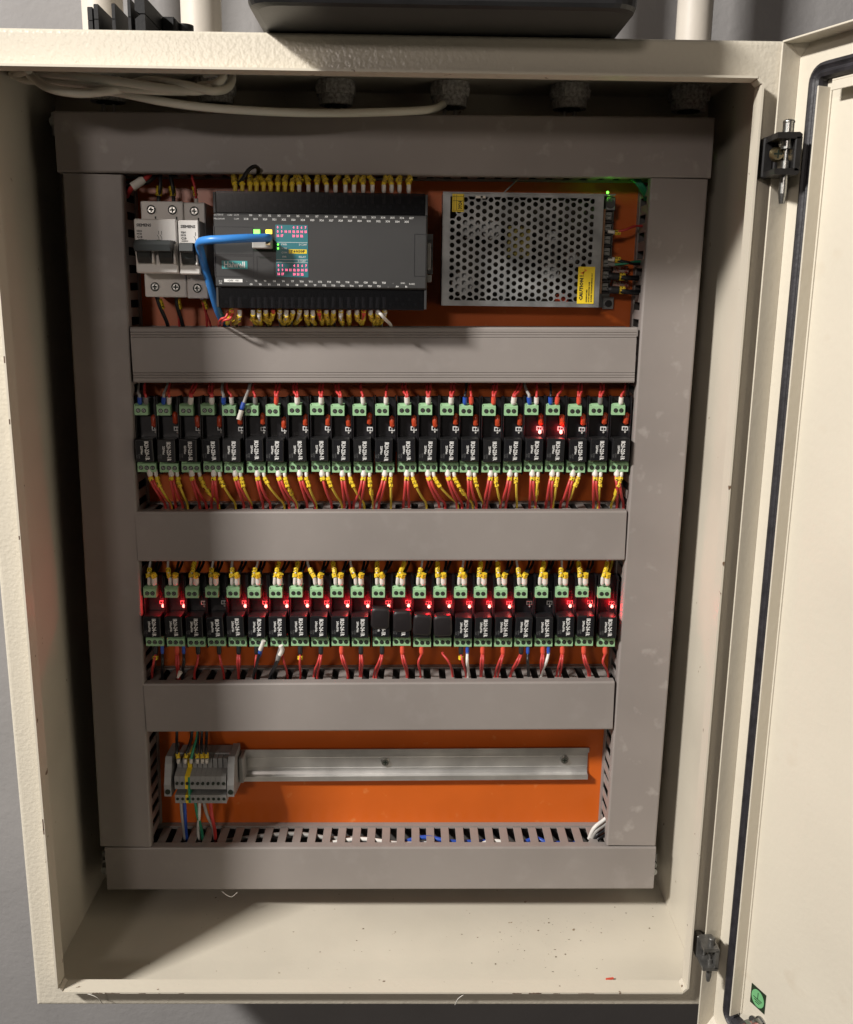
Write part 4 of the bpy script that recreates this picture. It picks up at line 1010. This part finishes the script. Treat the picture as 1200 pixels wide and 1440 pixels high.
q2 = at(636.5, 272.5, SY); q3 = at(652.5, 298, SY)
g = MB(); g.box(q2.x, q3.x, SY - .35, SY - .1, q3.z, q2.z); g.build('date_label', 'yl', psu)
g = MB()
for xx in (.14, .36, .96): g.box(q2.x + (q3.x - q2.x) * xx - .12, q2.x + (q3.x - q2.x) * xx + .12, SY - .45, SY - .36, q3.z + 1, q2.z - .5)
for zz in (.08, .62, .85): g.box(q2.x + .5, q3.x - .5, SY - .46, SY - .37, q3.z + (q2.z - q3.z) * zz - .12, q3.z + (q2.z - q3.z) * zz + .12)
g.build('label_grid', 'dark_text', psu)
text('3924', 4.2, 'dark_text', psu, (q2.x + (q3.x - q2.x) * .68, SY - .5, q3.z + 5.6), rot=-pi / 2, bold=.12, sx=.8)
g = MB(); q2 = at(669, 275, SY); q3 = at(683, 279, SY); g.box(q2.x, q3.x, SY - .5, SY - .15, q3.z, q2.z); g.k = 1; g.box((q2.x + q3.x) / 2, (q2.x + q3.x) / 2 + 2, SY - .6, SY - .51, q3.z + .4, q2.z - .3)
g.build('switch_label', ['ferr_w', 'hole'], psu)
# terminal strip with its leads
g = MB(); tx = at(852, 350, 135).x
g.box(tx - 4.5, tx - 2.2, 132, 160, 622, 694, .3); g.build('terminal_base', 'bronze', psu)
g = MB(); g.box(tx - 2.1, tx + 6, 142, 160, 622, 694, .5)
for k in range(8): g.box(tx - 2, tx + 6.5, 136, 142, 622 + k * 10.1, 623.3 + k * 10.1, .2)
g.build('terminal_strip', 'black', psu)
for k in range(7):
    zz = 628.2 + k * 10.1
    g = MB(); g.box(tx - 1.6, tx + 5, 140.4, 141.9, zz - 3.4, zz + 3.4, .2); g.cyl((tx + 1.6, 140.3, zz), (tx + 1.6, 138.6, zz), 2.8, n=14); g.k = 1
    g.box(tx - .6, tx + 3.8, 138.4, 138.62, zz - .4, zz + .4); g.build('terminal_screw', ['screw', 'hole'], psu)
q2 = at(858, 287, 140)
g = MB(); g.box(q2.x - 4, q2.x + 4.5, 138, 160, q2.z - 6, q2.z + 6, .8); g.k = 1; g.cyl((q2.x, 138, q2.z), (q2.x, 136.8, q2.z), 4.0, n=16); g.build('trimmer', ['zinc', 'tbd'], psu)
q2 = at(857, 276, 134); g = MB(); g.sphere((q2.x - 1, 137, q2.z + 3.5), 1.1, 10, 8); lo = g.build('indicator_lamp', 'led_g', psu)
l = bpy.data.lights.new('green_glow', 'POINT'); l.energy = .009; l.color = (.15, 1, .03); l.shadow_soft_size = .0015
o = bpy.data.objects.new('green_glow', l); col.objects.link(o); o.parent = lo; o.location = (Vector((q2.x - 1, 131, q2.z + 1.0)) - Vector(lo['_b'])) * MM
g = MB(); q2 = at(858, 427, 150); g.box(q2.x - 5, q2.x + 5, 158, 161, q2.z - 5, q2.z + 6, .4); g.k = 1; g.cyl((q2.x, 158, q2.z), (q2.x, 156, q2.z), 3.2, n=14); g.build('mounting_screw', ['zinc', 'black'], psu)
G8 = 'power supply leads'
for (y, fc, wc, ye, lab, r_) in ((326, 'ferr_w', 'red', 318, 'thin red lead with white sleeve and yellow marker on the power supply', 1.1), (364, 'ferr_w', 'blk', 371, 'black lead with white sleeve on the power supply, above the thick pair', 1.4),
                       (371, 'ferr_g', 'grn', 368, 'dark green lead right under the black sleeved lead on the power supply', 1.2),
                       (388, 'ferr_k', 'blk', 391, 'thick black lead with yellow marker, upper of the thick pair on the power supply', 2.3), (407, 'ferr_k', 'blk', 411, 'thick black lead with yellow marker, lowest on the power supply', 2.3)):
    a = at(855, y, 138); b2 = at(864 if r_ < 2 else 870, y + 1, 138); e = at(906, ye, 146)
    wire(lab, (b2, a), fc, [(wc, [b2, at(880, (y + ye) / 2 + 1, 136), at(893, ye, 140), e], r_)], G8, [(b2 + Vector((.5, 0, 0)), b2 + Vector((5.5, 0, .2)), r_ + 1.2)] if fc != 'ferr_g' else None, 2.0 if r_ < 2 else 3.4)
for (y, n_) in ((380, 'upper'), (399, 'lower')):
    g = MB(); q2 = at(872, y, 158)
    g.tube([q2 + Vector((-7, 0, 0)), q2, q2 + Vector((7, 0, .5))], 3.6, 10, 2)
    tag(g.build('braided_sleeve', 'braid', loc=q2), 'pale red-flecked sleeve behind the thick black leads, %s one' % n_, 'sleeve')
g = MB()
for k in range(3): g.tube([at(884 + k * 5, 247, 140), at(896 + k * 3, 258, 134), at(904 + k * 3, 270, 140), at(908 + k * 3, 280, 150)], 1.6, 8)
tag(g.build('wire_bundle', 'grn', loc=at(890, 250, 140)), 'bundle of green wires bending into the right duct at its top', 'wires')
g = MB(); g.cyl(at(708, 272, 150), at(729, 251, 150), .7, n=8)
tag(g.build('wire', 'gry', loc=at(708, 272, 150)), 'thin grey lead sticking up behind the power supply', 'wire')

# ---------------------------------------------------------------- terminal blocks in the bottom bay
G9 = 'rail terminal blocks'
zc = at(275, 1105, 118).z
tx0 = at(240, 1105, 118).x; step = 5.0
def tblock(x, label, mt, ground=False, end=False):
    T = thing('terminal_block', label, 'terminal block', (x, 157, zc), G9)
    wd = step - .15 if not end else 6.6
    g = MB()
    if not end:
        g.xprism([(157, zc - 18), (157, zc + 24), (140, zc + 24), (134, zc + 14), (118, zc + 10), (117, zc - 3), (128, zc - 4.2), (128, zc - 8.6), (116.5, zc - 9.2), (117, zc - 18)][::-1], x, x + wd)
        g.box(x + .3, x + wd - .3, 130, 139, zc + 10.5, zc + 23, .2)
    else:
        g.xprism([(157, zc - 16), (157, zc + 26), (128, zc + 26), (124, zc + 20), (120, zc + 8), (117, zc + 1), (117, zc - 11), (150, zc - 16)][::-1], x, x + wd)
    g.build('body', mt, T)
    if ground:
        h = MB(); h.xprism([(156, zc - 17.7), (156, zc + 22), (139.5, zc + 22), (133.5, zc + 13), (117.7, zc + 9), (116.7, zc - 2.6), (116.3, zc - 17.5)][::-1], x + wd * .62, x + wd + .05); h.build('green_half', 'grn', T)
    for z in (((zc + 3), (zc - 13.3)) if not end else (zc - 6,)):
        h = MB(); h.cyl((x + wd / 2, 118, z), (x + wd / 2, 116.2, z), 1.5 if not end else 2.6, n=12); h.build('clamp_hole', 'hole', T)
    return T
tblock(tx0 - 6, 'grey end clamp at the left end of the terminal blocks', 'tb', end=True)
nm = 0
for k in range(10):
    x = tx0 + 4.2 + k * step
    if k == 2: tblock(x, 'yellow and green earth terminal block among the grey ones', 'yl', ground=True)
    else:
        nm += 1; tblock(x, 'grey rail terminal block, %s grey one from the left in the bottom bay' % ORD[nm - 1], 'tb')
tblock(tx0 + 4.2 + 10 * step + .8, 'taller grey end clamp at the right end of the terminal blocks', 'tb', end=True)
g = MB(); g.box(tx0 + 8 + 10 * step + 4.5, tx0 + 8 + 10 * step + 9, 140, 157.2, zc - 9, zc + 18, .8)
tag(g.build('end_stop', 'tb', loc=(tx0 + 70, 157, zc)), 'dark grey end stop on the shiny rail right of the terminal blocks', 'end stop')
G10 = 'leads at the terminal blocks'
for (x, xt, c, mk, lab) in ((251, 249, 'blk', 1, 'first'), (261, 270, 'blk', 1, 'second'), (269, 278, 'grn', 0, 'third'), (278, 279, 'blk', 1, 'fourth'), (285, 284, 'blk', 1, 'fifth'), (291, 291, 'blk', 1, 'sixth')):
    a = at(x, 1073, 126); b2 = at(x, 1067, 124); t = at(xt, 1034, 138)
    wire('%s lead %s rising from the terminal blocks, %s from left' % (CN[c], 'with yellow marker' if mk else 'without marker', lab), (b2, a), 'ferr_w', [(c, [b2, lerp(b2, t, .45) + Vector((0, -3, 0)), t, t + Vector((0, 8, 22))], 1.5)], G10,
         [(b2 + Vector((0, -.3, .5)), lerp(b2, t, .28) + Vector((0, -1.5, 0)), 2.1)] if mk else None, 1.7)
for (x, xt, c, lab) in ((255, 259, 'gry', 'left grey'), (260, 262, 'blu', 'blue'), (275, 284, 'grn', 'green'), (281, 279, 'wht', 'white'), (287, 301, 'gry', 'right grey'), (296, 302, 'red', 'thick red')):
    a = at(x, 1126, 126); m1 = at(x + (xt - x) * .3, 1145, 124); t = at(xt, 1168, 138)
    g = MB(); g.tube([a + Vector((0, 3, 4)), a, m1, t, t + Vector((0, 5, -26))], 1.9 if c == 'red' else 1.6, 8)
    tag(g.build('wire', c, loc=a), '%s lead hanging from the terminal blocks into the bottom duct' % lab, 'wire', 'leads under the terminal blocks')
# cables lying inside the bottom duct, seen through the slots
for k, (c, y, z, n_, xs) in enumerate((('wht', 136, 77, 'white', (-60, -20, 20, 60)), ('blu', 139, 77.5, 'blue', (20, 45, 75, 120)), ('wht', 134, 76.5, 'second white', (95, 115, 140, 165)), ('blu', 138, 77, 'second blue', (140, 158, 172, 200)), ('gry', 147, 76, 'grey', (-150, -90, -50, -10)))):
    g = MB(); g.tube([(xs[0] - 30, y + 8, z - 14), (xs[0], y, z - 2), (xs[1], y + 3, z + 3), (xs[2], y - 2, z + 1), (xs[3], y + 6, z - 4), (xs[3] + 30, y + 10, z - 16)], 2.3, 8)
    tag(g.build('cable', c, loc=(xs[0], y, z)), '%s cable looping inside the bottom duct behind its slots' % n_, 'cable')
for k, c in enumerate(('wht', 'gry', 'blk', 'blk')):
    g = MB(); o = at(836 + k * 1.5, 1164 + k * 5.5, 136); e = at(852, 1151 + k * 7, 140)
    g.tube([o + Vector((-4, 3, -14)), o, e, e + Vector((14, 3, 14))], 2.0, 10)
    tag(g.build('cable', c, loc=o), '%s cable bend in the bottom right duct corner, %s from top' % (CN[c], ORD[k]), 'cable')

# ---------------------------------------------------------------- cable coil at the roof
coil = thing('coiled_cable', 'grey cable coiled under the cabinet roof with a long tail to the fourth gland', 'cable', at(160, 115, 80))
for k, (pts, r_) in enumerate((
    ([(40, 98, 40), (26, 103, 60), (18, 104, 90), (40, 98, 120), (110, 100, 135), (300, 96, 130), (325, 104, 110), (322, 122, 80), (300, 128, 60), (262, 120, 52), (215, 113, 55), (180, 118, 62)], 3.2),
    ([(40, 99, 62), (60, 103, 50), (110, 108, 42), (170, 115, 42), (230, 124, 48), (276, 128, 56), (296, 124, 66)], 3.2),
    ([(18, 103, 70), (36, 112, 60), (62, 113, 52), (100, 116, 46), (150, 122, 44), (210, 127, 48), (262, 129, 58)], 3.1),
    ([(36, 98, 60), (48, 110, 46), (70, 124, 38), (110, 131, 38), (150, 128, 42), (185, 122, 50), (230, 120, 60)], 3.4),
    ([(60, 118, 60), (120, 124, 52), (170, 131, 50), (230, 143, 54), (300, 152, 62), (400, 158, 72), (480, 159, 82), (560, 157, 100), (605, 154, 120), (622, 148, 138), (628, 138, 150)], 3.2),
    ([(288, 104, 90), (306, 102, 80), (314, 108, 72), (304, 117, 66), (280, 121, 72)], 3.0))):
    g = MB(); g.tube([at(x, y, Y) for x, y, Y in pts], r_, 12, 8); g.build('loop', 'cable', coil)

# ---------------------------------------------------------------- things on the roof and small bits
case = thing('equipment_case', 'flat black plastic case lying on the cabinet roof and overhanging the front', 'case', (46, 40, 800.6))
prof = [(-70, 801.2), (-74, 806), (-75, 815), (-75, 824), (120, 824), (120, 801.2)]
def rr3(x0, x1, y0, y1, z, r): return [(x, y, z) for x, y in rrect(x0, x1, y0, y1, r, 6)]
g = MB(); L_ = []
for (ins, z) in ((6, 800.6), (1.5, 801.6), (.4, 804), (0, 809), (.3, 811.5), (1.6, 812.2), (1.6, 814), (.0, 815), (0, 846), (3, 850), (10, 851)):
    L_.append(rr3(-78 + ins, 170 - ins, -68 + ins, 130 - ins, z, 16))
n = len(L_[0]); vs = [v for l_ in L_ for v in l_]
g.add(vs, [(k * n + i, k * n + (i + 1) % n, (k + 1) * n + (i + 1) % n, (k + 1) * n + i) for k in range(len(L_) - 1) for i in range(n)] + [tuple(range(n))[::-1], tuple(range((len(L_) - 1) * n, len(L_) * n))], False)
for v_ in range(len(g.v)): g.v[v_] = (46 + (g.v[v_][0] - 46) * 1.03, g.v[v_][1], g.v[v_][2])
g.build('shell', 'case', case)
g = MB()
for k, (x0, x1, h, dp_) in enumerate(((122, 127, 17, 0), (132, 136, 22, 0), (157, 160, 23, 0), (180, 182.5, 30, 0), (188, 204, 32, 1), (212, 238, 18, 1))):
    pass
CL = 'black plastic clips on the cabinet roof'
specs = [(124.5, 130, 9, 'leftmost small black clip fin on the cabinet roof', 24), (133.5, 138.5, 5, 'second black clip fin from left on the cabinet roof', 64), (158.5, 162.5, 4, 'third black clip fin from left on the cabinet roof', 62),
         (181, 184.5, -3, 'fourth thin tall black clip fin on the cabinet roof', 40)]
for (x0, x1, yt, lab, dp) in specs:
    q2 = at(x0, 41, 14); wd = (x1 - x0) * .6; hh = at(x0, yt, 14).z - 801
    T = thing('plastic_clip', lab, 'clip', (q2.x, 20, 801), CL)
    g = MB(); z = 801
    g.xprism([(14, z), (14, z + hh * .42), (14.6, z + hh * .43), (14.6, z + hh * .46), (14, z + hh * .47), (14, z + hh * .95), (15, z + hh), (14 + dp * .85, z + hh * .93), (14 + dp, z + hh * .8), (14 + dp, z)][::-1], q2.x, q2.x + wd); g.build('fin', 'clip', T)
    g = MB(); g.box(q2.x + wd, q2.x + wd + 5, 30, 14 + dp, z, z + 4, .8); g.build('foot', 'clip', T)
q2 = at(191, 41, 14); q3 = at(205, 41, 14); zt_ = at(200, -6, 14).z
T = thing('plastic_clip', 'bulky rounded black clip at the right end of the row on the roof', 'clip', (q2.x, 20, 801), CL)
g = MB()
for z0_, z1_ in ((801, 801 + (zt_ - 801) * .5), (801.8 + (zt_ - 801) * .5, zt_)):
    g.prism([(q2.x, z0_ + 2), (q2.x + 3, z0_), (q3.x, z0_), (q3.x, z1_), (q2.x + 4, z1_), (q2.x, z1_ - 3)], 14, 74)
g.build('body', 'clip', T)
g = MB(); g.box(q3.x + .2, q3.x + 11, 60, 92, 801, 824, 1.5); g.cyl((q3.x + 14, 78, 801), (q3.x + 14, 78, 822), 7, n=18); g.build('shoulder', 'clip', T)

g = MB(); q2 = at(858, 1379, 0, z=3.2); g.cyl(q2 + Vector((-3.5, 0, 1)), q2 + Vector((3.5, 2, 1)), 1.5, 1.0, n=8)
tag(g.build('lost_sleeve', 'ferr_r', loc=q2), 'small red wire sleeve lying on the cabinet floor near the front lip', 'sleeve')
for lab, pts in (('thin white fibre hanging over the lower left corner of the lip', [(112, 1396, -9), (125, 1398, -12), (137, 1403, -12), (145, 1412, -8)]), ('thin fibre standing at the middle of the bottom lip', [(668, 1390, -5), (657, 1396, -10), (645, 1404, -10), (640, 1413, -6)]),
                 ('thin bright fibre hanging under the bottom duct', [(312, 1253, 115), (318, 1258, 113), (326, 1261, 113), (334, 1255, 116)])):
    g = MB(); g.tube([at(*p_) for p_ in pts], .35, 5, 5)
    tag(g.build('fibre', 'ferr_w', loc=at(*pts[0])), lab, 'fibre')
g = MB()
for k in range(150):
    if k < 90: x = R.gauss(150, 45); y = R.gauss(95, 22)
    else: x = R.uniform(-200, 290); y = R.uniform(20, 180)
    if not (-290 < x < 292 and 16 < y < 190): continue
    s = R.choice((.2, .25, .3, .4, .5, .8)); c = Vector((x, y, 2.25 + s * .4)); a_ = R.uniform(0, pi)
    v = [c + Vector((cos(a_ + t) * s * u, sin(a_ + t) * s, h)) for t, u, h in ((0, 2.2, -.3 * s), (2.1, 1, -.3 * s), (4.2, 1, -.3 * s), (1, .4, .5 * s))]
    g.add(v, [(0, 1, 2), (0, 1, 3), (1, 2, 3), (2, 0, 3)])
tag(g.build('crumbs', 'debris', loc=(0, 100, 2)), 'scattered brown crumbs and drilling swarf on the cabinet floor', 'debris', kind='stuff')

for o in bpy.data.objects:
    if '_b' in o: del o['_b']
